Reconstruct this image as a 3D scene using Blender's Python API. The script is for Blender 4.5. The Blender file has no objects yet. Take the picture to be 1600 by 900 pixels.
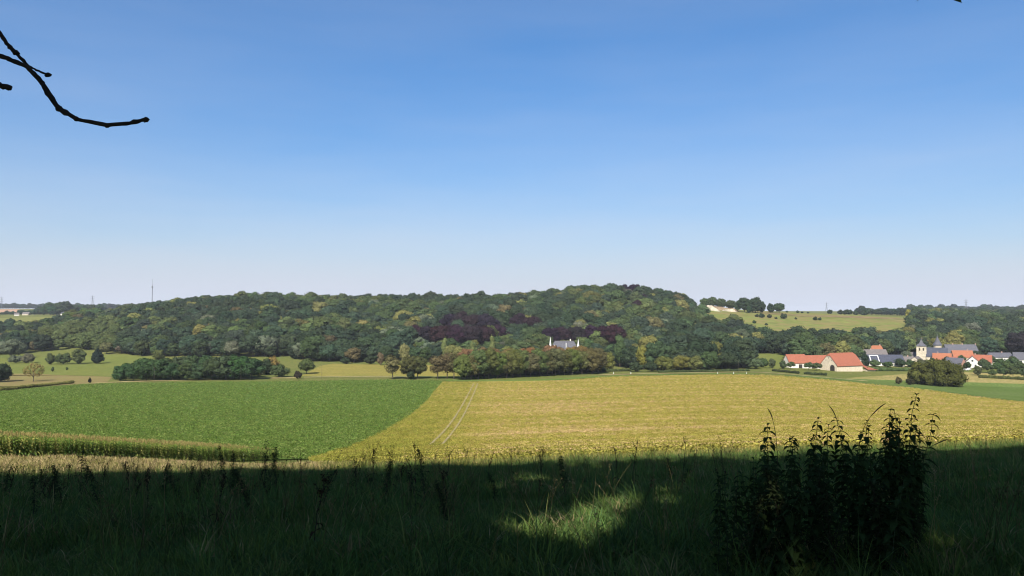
import bpy, math, random
import numpy as np
from mathutils import Vector

# ------------------------------------------------------------------ camera, sky, sun, exposure
sc = bpy.context.scene
F = 1209.0                      # focal length in pixels of a 1600 px wide picture
PITCH = math.atan(40 / F)
EYE = 1.6
cam = bpy.data.objects.new('camera', bpy.data.cameras.new('camera'))
sc.collection.objects.link(cam)
cam.data.sensor_width = 36
cam.data.lens = 36 * F / 1600
cam.data.clip_start = 0.05
cam.data.clip_end = 40000
cam.location = (0, 0, EYE)
cam.rotation_euler = (math.radians(90) + PITCH, 0, 0)
sc.camera = cam

SUN_EL = math.radians(40)
ANTI = 0.20                     # shadows run away from the camera and slightly to the right
sv = Vector((-ANTI, -1, 0)).normalized() * math.cos(SUN_EL)
SUN = Vector((sv.x, sv.y, math.sin(SUN_EL)))
world = bpy.data.worlds.new('World'); sc.world = world; world.use_nodes = True
wn = world.node_tree.nodes; wl = world.node_tree.links
sky = wn.new('ShaderNodeTexSky'); sky.sky_type = 'NISHITA'; sky.sun_disc = False
sky.sun_elevation = SUN_EL
sky.sun_rotation = math.atan2(SUN.x, SUN.y)
sky.altitude = 100; sky.air_density = 1.0; sky.dust_density = 1.5; sky.ozone_density = 6.0
bg = wn['Background']; bg.inputs['Strength'].default_value = 0.077
hs = wn.new('ShaderNodeHueSaturation'); hs.inputs['Saturation'].default_value = 1.40
wl.new(sky.outputs[0], hs.inputs['Color'])
# thin high summer veil: optical depth over the sine of the elevation, a little uneven as cirrus haze is
wtc = wn.new('ShaderNodeTexCoord'); wsp = wn.new('ShaderNodeSeparateXYZ'); wl.new(wtc.outputs['Generated'], wsp.inputs[0])
def wmath(op, a, b=None):
    n = wn.new('ShaderNodeMath'); n.operation = op
    for i, v in enumerate((a, b)):
        if v is None: continue
        if isinstance(v, (int, float)): n.inputs[i].default_value = v
        else: wl.new(v, n.inputs[i])
    return n.outputs[0]
wmp = wn.new('ShaderNodeMapping'); wmp.inputs['Scale'].default_value = (1.6, 1.6, 11); wmp.inputs['Rotation'].default_value = (0, .10, 0); wl.new(wtc.outputs['Generated'], wmp.inputs[0])
wnz = wn.new('ShaderNodeTexNoise'); wnz.inputs['Scale'].default_value = 1.5; wnz.inputs['Detail'].default_value = 5; wl.new(wmp.outputs[0], wnz.inputs['Vector'])
tau = wmath('MULTIPLY', wmath('ADD', wmath('MULTIPLY', wnz.outputs[0], 1.1), .45), -.085)
veil = wmath('SUBTRACT', 1.0, wmath('EXPONENT', wmath('DIVIDE', tau, wmath('MAXIMUM', wsp.outputs['Z'], .02))))
wmx = wn.new('ShaderNodeMix'); wmx.data_type = 'RGBA'
wl.new(veil, wmx.inputs[0]); wl.new(hs.outputs[0], wmx.inputs[6]); wmx.inputs[7].default_value = (4.5, 4.85, 5.65, 1)
wl.new(wmx.outputs[2], bg.inputs['Color'])
sl = bpy.data.lights.new('sun', 'SUN'); sl.energy = 4.6; sl.angle = math.radians(0.53); sl.color = (1, 0.94, 0.84)
sun = bpy.data.objects.new('sun', sl); sc.collection.objects.link(sun)
sun.rotation_euler = (-SUN).to_track_quat('-Z', 'Y').to_euler()
sun.location = SUN * 100
vs = sc.view_settings
vs.view_transform = 'Standard'; vs.look = 'None'; vs.exposure = 0.92; vs.gamma = 1; vs.use_curve_mapping = False
cy = sc.cycles
cy.max_bounces = 6; cy.diffuse_bounces = 3; cy.glossy_bounces = 1; cy.transmission_bounces = 3; cy.volume_bounces = 0
cy.transparent_max_bounces = 4; cy.caustics_reflective = False; cy.caustics_refractive = False
cy.filter_width = 1.1; cy.use_denoising = True; cy.sample_clamp_indirect = 4

R = np.random.default_rng(7)
random.seed(7)
C = sc.collection

# ------------------------------------------------------------------ picture <-> place
SP, CP = math.sin(PITCH), math.cos(PITCH)
def ray(x, y):
    a, b = (x - 800) / F, -(y - 450) / F
    return a, CP - SP * b, SP + CP * b
def at(x, y, Y):
    a, b, c = ray(x, y); k = Y / b
    return Vector((a * k, Y, EYE + c * k))
def proj(X, Y, Z):
    z = Z - EYE
    f = CP * Y + SP * z; v = -SP * Y + CP * z
    return 800 + F * X / f, 450 - F * v / f

# ------------------------------------------------------------------ terrain height, a valley between two slopes
_tx = np.array([-400, 0, 150, 200, 345, 400, 480, 600, 640, 800, 930, 1000, 1100, 1200, 1300, 1400, 1600, 2000], float)
_rows = {
 20: [766, 762, 759.8, 759, 756.8, 756, 754.4, 752, 751.2, 748, 745.4, 744, 742, 740, 737, 734, 730, 724],
 35: [748, 744, 741.8, 741, 738.8, 738, 736.0, 733, 731.6, 726, 720.8, 718, 714, 710, 708, 705, 699, 692],
 50: [733, 731, 731.0, 731, 731.0, 731, 729.0, 726, 724.6, 719, 713.8, 711, 706, 702, 699, 696, 690, 682],
 78: [709, 709, 715.8, 718, 723.8, 726, 723.6, 720, 718.2, 711, 705.8, 703, 699, 695, 693, 690, 685, 678],
 116: [686, 690, 701.2, 705, 715.9, 720, 716.4, 711, 708.8, 700, 694.8, 692, 688, 685, 683, 681, 676, 670],
 180: [657, 660, 666.0, 668, 673.1, 675, 673.8, 672, 670.8, 666, 660.8, 658, 656, 655, 656, 658, 660, 658],
 260: [634, 636, 636.0, 636, 636.7, 637, 636.6, 636, 635.6, 634, 630.1, 628, 626, 625, 630, 636, 642, 642],
 350: [612, 613, 609.2, 608, 608.0, 608, 607.6, 607, 607.2, 608, 604.8, 603, 601, 600, 606, 614, 627, 630],
 420: [597, 599, 597.5, 597, 597.0, 597, 596.2, 595, 595.2, 596, 592.8, 591, 589, 588, 593, 602, 610, 610],
 500: [583, 584, 581.8, 581, 580.3, 580, 579.6, 579, 579.2, 580, 580.0, 580, 579, 578, 584, 588, 592, 592],
 600: [568, 568, 567.2, 567, 566.3, 566, 566.0, 566, 566.2, 567, 567.0, 567, 567, 567, 570, 572, 575, 575],
 700: [556, 555, 553.5, 553, 547.9, 546, 546.0, 546, 546.2, 547, 547.0, 547, 552, 552, 556, 559, 560, 560],
 800: [543, 541, 532.8, 530, 522.8, 520, 520.8, 522, 522.2, 523, 518.5, 516, 530, 534, 538, 542, 544, 544],
 950: [526, 518, 510.5, 500, 482.5, 480, 486.8, 487, 487.0, 487, 471.2, 475, 494, 506, 508, 516, 520, 520],
 1050: [517, 511, 499.0, 491, 474.7, 474, 481.6, 478, 479.2, 479, 457.6, 463, 485, 494, 498, 504, 513, 513],
 1150: [511, 506, 494.0, 490, 475.9, 476, 482.8, 478, 478.0, 478, 458.6, 465, 484, 485, 490, 497, 508, 508],
 1400: [501, 498, 492.8, 491, 487.4, 486, 486.0, 486, 486.0, 486, 482.1, 480, 486, 489, 492, 494, 500, 500],
 2000: [491, 490, 490.0, 490, 489.3, 489, 489.0, 489, 489.0, 489, 488.4, 488, 488, 489, 490, 491, 493, 493],
 3000: [482, 482, 482.8, 483, 485.2, 486, 486.0, 486, 486.0, 486, 486.0, 486, 486, 486, 486, 487, 488, 488],
 12000: [486, 486, 486.8, 487, 487.7, 488, 488.0, 488, 488.0, 488, 488.0, 488, 488, 488, 488, 488, 488, 488]}
_ty = np.array(list(_rows), float)
_td = np.array([[(v - 490) * k / F for v in _rows[k]] for k in _rows])
_ug = np.linspace(-1.2, 1.2, 121)                       # lateral grid in X / depth
_lg = np.linspace(math.log(20), math.log(12000), 260)
_t1 = np.array([np.interp(_ug * F + 800, _tx, r) for r in _td])
_t2 = np.array([np.interp(_lg, np.log(_ty), _t1[:, j]) for j in range(len(_ug))]).T
def _smooth(a, s, ax):
    k = np.exp(-0.5 * (np.arange(-3 * s, 3 * s + 1) / s) ** 2); k /= k.sum()
    p = [(0, 0), (0, 0)]; p[ax] = (3 * s, 3 * s)
    b = np.pad(a, p, mode='edge')
    return np.apply_along_axis(lambda m: np.convolve(m, k, mode='valid'), ax, b)
_t2 = _smooth(_smooth(_t2, 2, 1), 2, 0)
def H(X, Y):
    X = np.asarray(X, float); Y = np.asarray(Y, float)
    X, Y = np.broadcast_arrays(X, Y)
    Yc = np.clip(Y, 20, 11900)
    u = np.clip(X / np.maximum(Yc, 32), -1.19, 1.19)
    fi = (np.log(Yc) - _lg[0]) / (_lg[1] - _lg[0]); i = np.clip(fi.astype(int), 0, len(_lg) - 2); fi = fi - i
    fj = (u + 1.2) / (_ug[1] - _ug[0]); j = np.clip(fj.astype(int), 0, len(_ug) - 2); fj = fj - j
    d = (_t2[i, j] * (1 - fi) + _t2[i + 1, j] * fi) * (1 - fj) + (_t2[i, j + 1] * (1 - fi) + _t2[i + 1, j + 1] * fi) * fj
    z = EYE - d
    t = np.clip(Y / 20, 0, 1)                           # convex slope down from the standpoint
    near = np.where(Y < 20, z * (0.85 * t + 0.15 * t * t), z)
    near = np.where(Y < 0, -0.12 * Y, near)
    bump = 0.10 * np.sin(X * 0.9 + 1.3 * np.sin(Y * 0.35)) * np.sin(Y * 0.55 + 0.6) * np.clip((60 - Y) / 30, 0, 1)
    return near + bump
def Hs(X, Y): return float(H(X, Y))
def gp(x, Y, up=0.0):
    X = (x - 800) / F * Y / CP
    return Vector((X, Y, Hs(X, Y) + up))
def hit(x, y):
    a, b, c = ray(x, y)
    Ys = np.exp(np.linspace(math.log(4), math.log(9000), 4000))
    below = (EYE + c * Ys / b) < H(a * Ys / b, Ys)
    k = int(np.argmax(below)) if below.any() else len(Ys) - 1
    Y = Ys[k]; X = a * Y / b
    return Vector((X, Y, Hs(X, Y)))

# ------------------------------------------------------------------ helpers
def mesh_np(name, V, Q=None, T=None, mats=(), mi=None, smooth=False):
    V = np.asarray(V, np.float32).reshape(-1, 3)
    parts = []; tot = []
    if Q is not None and len(Q): Q = np.asarray(Q, np.int32).reshape(-1, 4); parts.append(Q.ravel()); tot.append(np.full(len(Q), 4))
    if T is not None and len(T): T = np.asarray(T, np.int32).reshape(-1, 3); parts.append(T.ravel()); tot.append(np.full(len(T), 3))
    me = bpy.data.meshes.new(name)
    me.vertices.add(len(V)); me.vertices.foreach_set('co', V.ravel())
    if parts:
        L = np.concatenate(parts).astype(np.int32); tot = np.concatenate(tot).astype(np.int32)
        me.loops.add(len(L)); me.loops.foreach_set('vertex_index', L)
        me.polygons.add(len(tot))
        me.polygons.foreach_set('loop_start', np.concatenate([[0], np.cumsum(tot)[:-1]]).astype(np.int32))
        if mi is not None: me.polygons.foreach_set('material_index', np.asarray(mi, np.int32))
        me.polygons.foreach_set('use_smooth', np.full(len(tot), smooth))
    for m in mats: me.materials.append(m)
    me.update(calc_edges=True); me.validate()
    return me
class MB:
    def __init__(s): s.v = []; s.q = []; s.t = []; s.n = 0
    def add(s, V, Q=None, T=None):
        V = np.asarray(V, float).reshape(-1, 3)
        s.v.append(V)
        if Q is not None and len(Q): s.q.append(np.asarray(Q, int).reshape(-1, 4) + s.n)
        if T is not None and len(T): s.t.append(np.asarray(T, int).reshape(-1, 3) + s.n)
        s.n += len(V); return s
    def box(s, x0, x1, y0, y1, z0, z1):
        V = [(x0,y0,z0),(x1,y0,z0),(x1,y1,z0),(x0,y1,z0),(x0,y0,z1),(x1,y0,z1),(x1,y1,z1),(x0,y1,z1)]
        return s.add(V, [(3,2,1,0),(4,5,6,7),(0,1,5,4),(1,2,6,5),(2,3,7,6),(3,0,4,7)])
    def tube(s, P, rad, n=6):
        P = np.asarray(P, float); m = len(P); rad = np.broadcast_to(np.asarray(rad, float), (m,))
        Tn = np.gradient(P, axis=0); Tn /= np.linalg.norm(Tn, axis=1)[:, None] + 1e-9
        ref = np.array([1., 0, 0]) if abs(Tn[0, 0]) < .8 else np.array([0, 1., 0])
        A = np.empty_like(Tn); a = np.cross(Tn[0], ref)
        for i in range(m):
            a = a - Tn[i] * (a @ Tn[i]); a = a / (np.linalg.norm(a) + 1e-9); A[i] = a
        B = np.cross(Tn, A); th = np.arange(n) * 2 * math.pi / n
        V = P[:, None] + rad[:, None, None] * (A[:, None] * np.cos(th)[None, :, None] + B[:, None] * np.sin(th)[None, :, None])
        V = np.concatenate([V.reshape(-1, 3), P[:1], P[-1:]])
        i = np.arange(m - 1)[:, None] * n; j = np.arange(n)[None]; k = (j + 1) % n
        Q = np.stack([i + j, i + k, i + n + k, i + n + j], -1).reshape(-1, 4)
        j = np.arange(n); k = (j + 1) % n
        T = np.concatenate([np.stack([np.full(n, m * n), k, j], -1), np.stack([np.full(n, m * n + 1), (m - 1) * n + j, (m - 1) * n + k], -1)])
        return s.add(V, Q, T)
    def arrays(s):
        return (np.concatenate(s.v), np.concatenate(s.q) if s.q else None, np.concatenate(s.t) if s.t else None)
    def mesh(s, name, mat, smooth=False):
        V, Q, T = s.arrays(); return mesh_np(name, V, Q, T, (mat,) if mat else (), smooth=smooth)
def link(name, data, parent=None, loc=None, rz=0, scale=None):
    o = bpy.data.objects.new(name, data); C.objects.link(o)
    if parent: o.parent = parent
    if loc is not None: o.location = loc
    if rz: o.rotation_euler = (0, 0, rz)
    if scale is not None: o.scale = scale if hasattr(scale, '__len__') else (scale,) * 3
    return o
def tag(o, label=None, cat=None, group=None, kind=None):
    if label: o['label'] = label
    if cat: o['category'] = cat
    if group: o['group'] = group
    if kind: o['kind'] = kind
    return o
def thing(name, label, cat, loc, rz=0, group=None, scale=None):
    return tag(link(name, None, None, loc, rz, scale), label, cat, group)

# ------------------------------------------------------------------ materials
def new_mat(name):
    m = bpy.data.materials.new(name); m.use_nodes = True
    nt = m.node_tree; nt.nodes.clear()
    out = nt.nodes.new('ShaderNodeOutputMaterial')
    return m, nt, out
def N(nt, t, **kw):
    n = nt.nodes.new(t)
    for k, v in kw.items():
        if k.startswith('i_'):
            key = k[2:]; n.inputs[int(key) if key.isdigit() else key].default_value = v
        else: setattr(n, k, v)
    return n
def mixcol(nt, fac, a, b, mode='MIX'):
    n = nt.nodes.new('ShaderNodeMix'); n.data_type = 'RGBA'; n.blend_type = mode
    for sock, v in ((n.inputs[0], fac), (n.inputs[6], a), (n.inputs[7], b)):
        if isinstance(v, (int, float)): sock.default_value = v
        elif isinstance(v, tuple): sock.default_value = (*v, 1)[:4]
        else: nt.links.new(v, sock)
    return n.outputs[2]
def noise(nt, scale, detail=3, vec=None, rough=.55, lo=.35, hi=.65):
    n = N(nt, 'ShaderNodeTexNoise', i_Scale=scale, i_Detail=detail, i_Roughness=rough)
    if vec is not None: nt.links.new(vec, n.inputs['Vector'])
    r = N(nt, 'ShaderNodeMapRange', i_1=lo, i_2=hi); r.clamp = True
    nt.links.new(n.outputs[0], r.inputs[0])
    return r.outputs[0]
def leaf_mat(name, trans=.25, vary=.45, tint=None):
    m, nt, out = new_mat(name)
    if tint is None:
        a = N(nt, 'ShaderNodeAttribute', attribute_type='INSTANCER', attribute_name='tint').outputs['Color']
    else:
        a = N(nt, 'ShaderNodeRGB'); a.outputs[0].default_value = (*tint, 1); a = a.outputs[0]
    g = N(nt, 'ShaderNodeNewGeometry')
    mr = N(nt, 'ShaderNodeMapRange', i_3=1 - vary, i_4=1 + vary); nt.links.new(g.outputs['Random Per Island'], mr.inputs[0])
    h = N(nt, 'ShaderNodeHueSaturation')
    nt.links.new(a, h.inputs['Color']); nt.links.new(mr.outputs[0], h.inputs['Value'])
    oi = N(nt, 'ShaderNodeObjectInfo')
    hr = N(nt, 'ShaderNodeMapRange', i_3=.488, i_4=.512); nt.links.new(oi.outputs['Random'], hr.inputs[0]); nt.links.new(hr.outputs[0], h.inputs['Hue'])
    d = N(nt, 'ShaderNodeBsdfDiffuse'); t = N(nt, 'ShaderNodeBsdfTranslucent')
    tc = mixcol(nt, .5, h.outputs[0], (1.3, 1.25, .5), 'MULTIPLY')
    nt.links.new(h.outputs[0], d.inputs[0]); nt.links.new(tc, t.inputs[0])
    mx = N(nt, 'ShaderNodeMixShader', i_0=trans)
    nt.links.new(d.outputs[0], mx.inputs[1]); nt.links.new(t.outputs[0], mx.inputs[2]); nt.links.new(mx.outputs[0], out.inputs[0])
    return m
def ground_mat(name, base, other, sc1, sc2, stretch=(1, 1, 1), fine=None, fine_s=2.0, bump=0.0, patch=None, patch_s=.02, patch_lo=.5, patch_hi=.7):
    m, nt, out = new_mat(name)
    tc = N(nt, 'ShaderNodeTexCoord'); mp = N(nt, 'ShaderNodeMapping'); mp.inputs['Scale'].default_value = stretch
    nt.links.new(tc.outputs['Object'], mp.inputs[0])
    f1 = noise(nt, sc1, 4, mp.outputs[0]); c = mixcol(nt, f1, base, other)
    if patch: c = mixcol(nt, noise(nt, patch_s, 4, mp.outputs[0], lo=patch_lo, hi=patch_hi), c, patch)
    f2 = noise(nt, sc2, 3, tc.outputs['Object'])
    c = mixcol(nt, .35, c, mixcol(nt, f2, (.55, .55, .55), (1.45, 1.45, 1.4)), 'MULTIPLY')
    if fine: c = mixcol(nt, noise(nt, fine_s, 2, tc.outputs['Object'], lo=.45, hi=.6), c, fine)
    d = N(nt, 'ShaderNodeBsdfDiffuse'); nt.links.new(c, d.inputs[0])
    if bump:
        b = N(nt, 'ShaderNodeBump', i_Strength=bump, i_Distance=.3); nt.links.new(f2, b.inputs['Height']); nt.links.new(b.outputs[0], d.inputs['Normal'])
    nt.links.new(d.outputs[0], out.inputs[0])
    return m
def plain(name, col, rough=.8, vary=.25, scale=3., spec=.2, metal=0, stretch=(1, 1, 1)):
    m, nt, out = new_mat(name)
    tc = N(nt, 'ShaderNodeTexCoord'); mp = N(nt, 'ShaderNodeMapping'); mp.inputs['Scale'].default_value = stretch
    nt.links.new(tc.outputs['Object'], mp.inputs[0])
    f = noise(nt, scale, 4, mp.outputs[0])
    c = mixcol(nt, f, tuple(v * (1 - vary) for v in col), tuple(min(1, v * (1 + vary)) for v in col))
    p = N(nt, 'ShaderNodeBsdfPrincipled', i_Roughness=rough, i_Metallic=metal); p.inputs['Specular IOR Level'].default_value = spec
    nt.links.new(c, p.inputs['Base Color']); nt.links.new(p.outputs[0], out.inputs[0])
    return m
M_LEAF = leaf_mat('tree_leaves', .15, .38)
M_GRASS = leaf_mat('grass_blades', .38, .35)
M_BARK = plain('bark', (.075, .062, .048), .9, .4, 2.)
M_BARKD = plain('dark_bark', (.022, .018, .015), .9, .4, 6.)
M_STEM = plain('weed_stem', (.035, .032, .016), .8, .3, 8.)
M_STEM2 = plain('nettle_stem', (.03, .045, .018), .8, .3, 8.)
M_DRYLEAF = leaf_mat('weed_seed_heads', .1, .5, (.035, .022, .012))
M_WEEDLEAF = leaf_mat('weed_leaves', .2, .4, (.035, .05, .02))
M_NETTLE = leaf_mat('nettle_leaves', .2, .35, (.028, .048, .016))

# ------------------------------------------------------------------ ground sheet and fields
ys = np.concatenate([np.linspace(-70, 0, 30), np.linspace(0.7, 60, 120), np.exp(np.linspace(math.log(60.7), math.log(11800), 420))])
us = np.linspace(-1.9, 1.9, 191)
Yg, Ug = np.meshgrid(ys, us, indexing='ij'); Xg = Ug * np.maximum(Yg, 45)
Zg = H(Xg, Yg)
nr, nc = Yg.shape
idx = np.arange(nr * nc).reshape(nr, nc)
quads = np.stack([idx[:-1, :-1], idx[:-1, 1:], idx[1:, 1:], idx[1:, :-1]], -1).reshape(-1, 4)
M_GROUND = ground_mat('meadow_ground', (.11, .13, .035), (.16, .15, .05), .012, .3, fine=(.10, .12, .03), fine_s=.8)
tag(link('ground', mesh_np('ground', np.stack([Xg, Yg, Zg], -1), quads, None, (M_GROUND,), smooth=True)),
    'green valley floor and slopes under fields and woods', 'ground', kind='structure')

def in_poly(px, py, poly):
    px = np.asarray(px); py = np.asarray(py); r = np.zeros(px.shape, bool); n = len(poly)
    for a in range(n):
        x1, y1 = poly[a]; x2, y2 = poly[(a + 1) % n]
        if y1 == y2: continue
        c = ((y1 > py) != (y2 > py)) & (px < (x2 - x1) * (py - y1) / (y2 - y1) + x1)
        r ^= c
    return r
def span(poly, Y):
    xs = []
    for a in range(len(poly)):
        x1, y1 = poly[a]; x2, y2 = poly[(a + 1) % len(poly)]
        if (y1 > Y) != (y2 > Y): xs.append((x2 - x1) * (Y - y1) / (y2 - y1) + x1)
    return sorted(xs)
def sheet(name, poly, mat, up, label, cat='field', rows=90, cols=40):
    """a field laid on the terrain: rows of quads between its edges"""
    ymin = min(p[1] for p in poly) + .02; ymax = max(p[1] for p in poly) - .02
    V = []; Q = []; prev = None
    for Y in np.exp(np.linspace(math.log(ymin), math.log(ymax), rows)):
        xs = span(poly, Y)
        if len(xs) < 2: prev = None; continue
        X = np.linspace(xs[0], xs[-1], cols); Z = H(X, np.full(cols, Y)) + up
        b = len(V); V += list(zip(X, [Y] * cols, Z))
        if prev is not None:
            Q += [(prev + i, prev + i + 1, b + i + 1, b + i) for i in range(cols - 1)]
        prev = b
    return tag(link(name, mesh_np(name, V, Q, None, (mat,), smooth=True)), label, cat, kind='structure')
def ribbon(name, pts, width, mat, up, label, cat, kind='structure', sub=12, cross=3):
    P = np.array([(p.x, p.y) for p in pts]); t = np.arange(len(P)); tt = np.linspace(0, len(P) - 1, (len(P) - 1) * sub + 1)
    X = np.interp(tt, t, P[:, 0]); Y = np.interp(tt, t, P[:, 1])
    k = np.ones(sub) / sub
    Xs = np.convolve(np.pad(X, sub // 2, mode='edge'), k, 'same')[sub // 2:sub // 2 + len(X)]; Ys = np.convolve(np.pad(Y, sub // 2, mode='edge'), k, 'same')[sub // 2:sub // 2 + len(Y)]
    X, Y = Xs, Ys
    dx, dy = np.gradient(X), np.gradient(Y); L = np.hypot(dx, dy); nx, ny = -dy / L, dx / L
    w = np.linspace(-.5, .5, cross) * width
    VX = X[:, None] + nx[:, None] * w; VY = Y[:, None] + ny[:, None] * w; VZ = H(VX, VY) + up
    n = len(X); ix = np.arange(n * cross).reshape(n, cross)
    Q = np.stack([ix[:-1, :-1], ix[1:, :-1], ix[1:, 1:], ix[:-1, 1:]], -1).reshape(-1, 4)
    return tag(link(name, mesh_np(name, np.stack([VX, VY, VZ], -1), Q, None, (mat,), smooth=True)), label, cat, kind=kind)
def wpoly(pts): return [tuple(hit(x, y).xy) for x, y in pts]

BEET = wpoly([(-260, 622), (0, 612), (60, 607), (115, 602), (200, 599), (400, 597), (600, 594), (692, 595), (686, 603), (668, 625), (640, 650), (600, 675), (560, 695), (520, 708), (484, 719)]) \
     + [tuple(gp(440, 118).xy), tuple(gp(200, 100).xy), tuple(gp(0, 82).xy), tuple(gp(-260, 74).xy)]
YEL = wpoly([(484, 719), (520, 708), (560, 695), (600, 675), (640, 650), (668, 625), (686, 603), (692, 597), (760, 598), (850, 597), (945, 590), (1100, 585.5), (1200, 587), (1350, 600), (1425, 607), (1600, 629), (1800, 652)]) \
    + [tuple(gp(1900, 52).xy), tuple(gp(1200, 52).xy), tuple(gp(800, 56).xy), tuple(gp(600, 70).xy), tuple(gp(500, 95).xy)]
M_BEETG = ground_mat('beet_ground', (.104, .165, .035), (.12, .178, .04), .05, 1.6, fine=(.07, .115, .024), fine_s=2.2, bump=.3)
M_YELG = ground_mat('ripening_crop_ground', (.27, .23, .05), (.33, .235, .065), .10, 1.2, (.10, 1.0, 1), fine=(.20, .19, .04), fine_s=1.1, bump=.3, patch=(.40, .27, .11), patch_s=.05, patch_lo=.52, patch_hi=.72)
sheet('beet_field', BEET, M_BEETG, .10, 'even dark green field of leafy beet', rows=110)
sheet('ripening_crop_field', YEL, M_YELG, .12, 'wide yellow and tan ripening crop field', rows=140, cols=60)
M_GREEN = ground_mat('green_crop', (.085, .125, .032), (.10, .135, .04), .06, .8)
sheet('green_strip_field', wpoly([(1200, 586.5), (1275, 587.5), (1350, 596.5), (1407, 602.5), (1500, 605), (1600, 605), (1800, 606), (1800, 651), (1600, 628), (1425, 606.5), (1350, 599.5)]), M_GREEN, .14,
      'narrow bright green crop strip below the round tree clump', rows=60)
M_STRAW = ground_mat('straw_meadow', (.32, .25, .10), (.24, .21, .075), .04, .5, fine=(.18, .17, .05), fine_s=.7, patch=(.38, .28, .13), patch_s=.03)
sheet('dry_meadow', wpoly([(1310, 592), (1345, 589), (1430, 583), (1500, 581), (1600, 586), (1900, 588), (1900, 603), (1600, 604), (1500, 604), (1407, 601.5), (1350, 595.5)]), M_STRAW, .10,
      'straw coloured dry meadow around the round tree clump', cat='meadow', rows=60)
M_BROWN = ground_mat('brown_stubble', (.20, .14, .07), (.22, .18, .07), .06, .5, fine=(.17, .16, .055), fine_s=.5)
sheet('brown_fallow', wpoly([(-200, 604), (-200, 588), (40, 583.5), (110, 587), (175, 589), (168, 596.5), (135, 600), (60, 604)]), M_BROWN, .09, 'strip of brown fallow ground beside the beet field', rows=40)
M_MEAD = ground_mat('green_pasture', (.15, .16, .042), (.115, .14, .034), .02, .3, fine=(.13, .15, .04), fine_s=.6)
sheet('pasture', wpoly([(-200, 587), (40, 582.5), (110, 586), (175, 588), (215, 570), (250, 554), (180, 554), (60, 558), (-200, 562)]), M_MEAD, .08, 'sunlit green pasture dotted with small trees', cat='meadow', rows=50)
M_STUB = ground_mat('striped_stubble', (.25, .20, .055), (.17, .165, .04), .5, .6, (.15, 1, 1))
sheet('stubble_field', wpoly([(470, 588), (500, 572), (520, 568.5), (590, 570), (760, 571), (760, 588), (610, 587)]), M_STUB, .08, 'pale stubble field in front of the golden tree', rows=40)
sheet('small_meadow', wpoly([(1165, 576), (1172, 553), (1230, 553), (1236, 576)]), M_MEAD, .08, 'small bright meadow beside the long barn', cat='meadow', rows=30)
M_DIRT = ground_mat('pale_track', (.34, .28, .15), (.26, .22, .10), .3, 1.5)
M_VERGE = ground_mat('dry_verge', (.34, .27, .13), (.22, .20, .07), .15, .8)
ribbon('dry_verge', [hit(125, 600), hit(200, 596.5), hit(300, 594), hit(400, 591.5), hit(480, 590.5)], 7, M_VERGE, .16, 'straw coloured verge along the far side of the beet field', 'verge')
ribbon('lane', [hit(470, 590), hit(520, 589), hit(610, 589.5), hit(700, 589.5)], 4, M_DIRT, .18, 'pale lane running to the avenue trees', 'lane')
ribbon('farm_road', [hit(930, 586.5), hit(1000, 584.6), hit(1100, 582.6), hit(1180, 581.6), hit(1225, 584.5), hit(1265, 588), hit(1320, 593), hit(1362, 596.5)], 4.2, M_DIRT, .2, 'pale farm road leading past the white barn', 'road')
M_GVERGE = ground_mat('green_verge', (.09, .15, .028), (.12, .16, .04), .1, .8)
ribbon('grass_verge', [hit(690, 594.5), hit(760, 595.5), hit(850, 594.8), hit(945, 588), hit(1100, 584.2), hit(1200, 585.2)], 9, M_GVERGE, .17, 'green grass verge between the yellow field and the avenue', 'verge')
TRK = [(747, 599), (742, 612), (733, 632), (722, 655), (707, 678), (688, 700)]
TRK2 = [(741, 599), (735, 612), (725, 632), (712, 655), (697, 678), (678, 698)]
t1 = [hit(x, y) for x, y in TRK]
off = Vector((-2.1, 0, 0))
ribbon('wheel_track', t1, .42, M_DIRT, .36, 'bare pale wheel track through the yellow crop, nearer the tan side', 'track')
ribbon('wheel_track', [p + off for p in t1], .42, M_DIRT, .36, 'bare pale wheel track through the yellow crop, nearer the beet', 'track')
# far plateau and chalk hill
M_PINK = ground_mat('ploughed_pink', (.40, .24, .15), (.36, .23, .15), .004, .05)
def far_sheet(name, pts, mat, up, label, cat='field'):
    sheet(name, [tuple(gp(x, Y).xy) for x, Y in pts], mat, up, label, cat, rows=30, cols=30)
far_sheet('ploughed_field', [(-300, 1900), (10, 1900), (38, 2150), (30, 2700), (-300, 2700)], M_PINK, .8, 'pinkish ploughed field on the far plateau')
far_sheet('plateau_field', [(-300, 1150), (150, 1100), (165, 1250), (80, 1400), (-300, 1450)], ground_mat('plateau_grass', (.17, .17, .055), (.15, .16, .05), .01, .1), .5, 'dull green field on the plateau edge')
M_CHALK = ground_mat('chalk_grass', (.17, .18, .05), (.12, .15, .04), .012, .08, (1, 2, 1), fine=(.19, .16, .06), fine_s=.06, patch=(.24, .17, .08), patch_s=.012, patch_lo=.55, patch_hi=.7)
far_sheet('hill_pasture', [(1075, 1000), (1095, 860), (1140, 770), (1300, 720), (1440, 780), (1450, 1250), (1300, 1200), (1080, 1160)], M_CHALK, .5, 'open grassy hill pasture right of the quarry', 'meadow')
M_PLOUGH = ground_mat('brown_band', (.20, .14, .075), (.17, .15, .06), .02, .1)
far_sheet('bare_hill_strip', [(1190, 1075), (1260, 1060), (1420, 1120), (1400, 1160), (1260, 1105), (1190, 1100)], M_PLOUGH, .8, 'brownish bare strip across the hill pasture')

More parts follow.
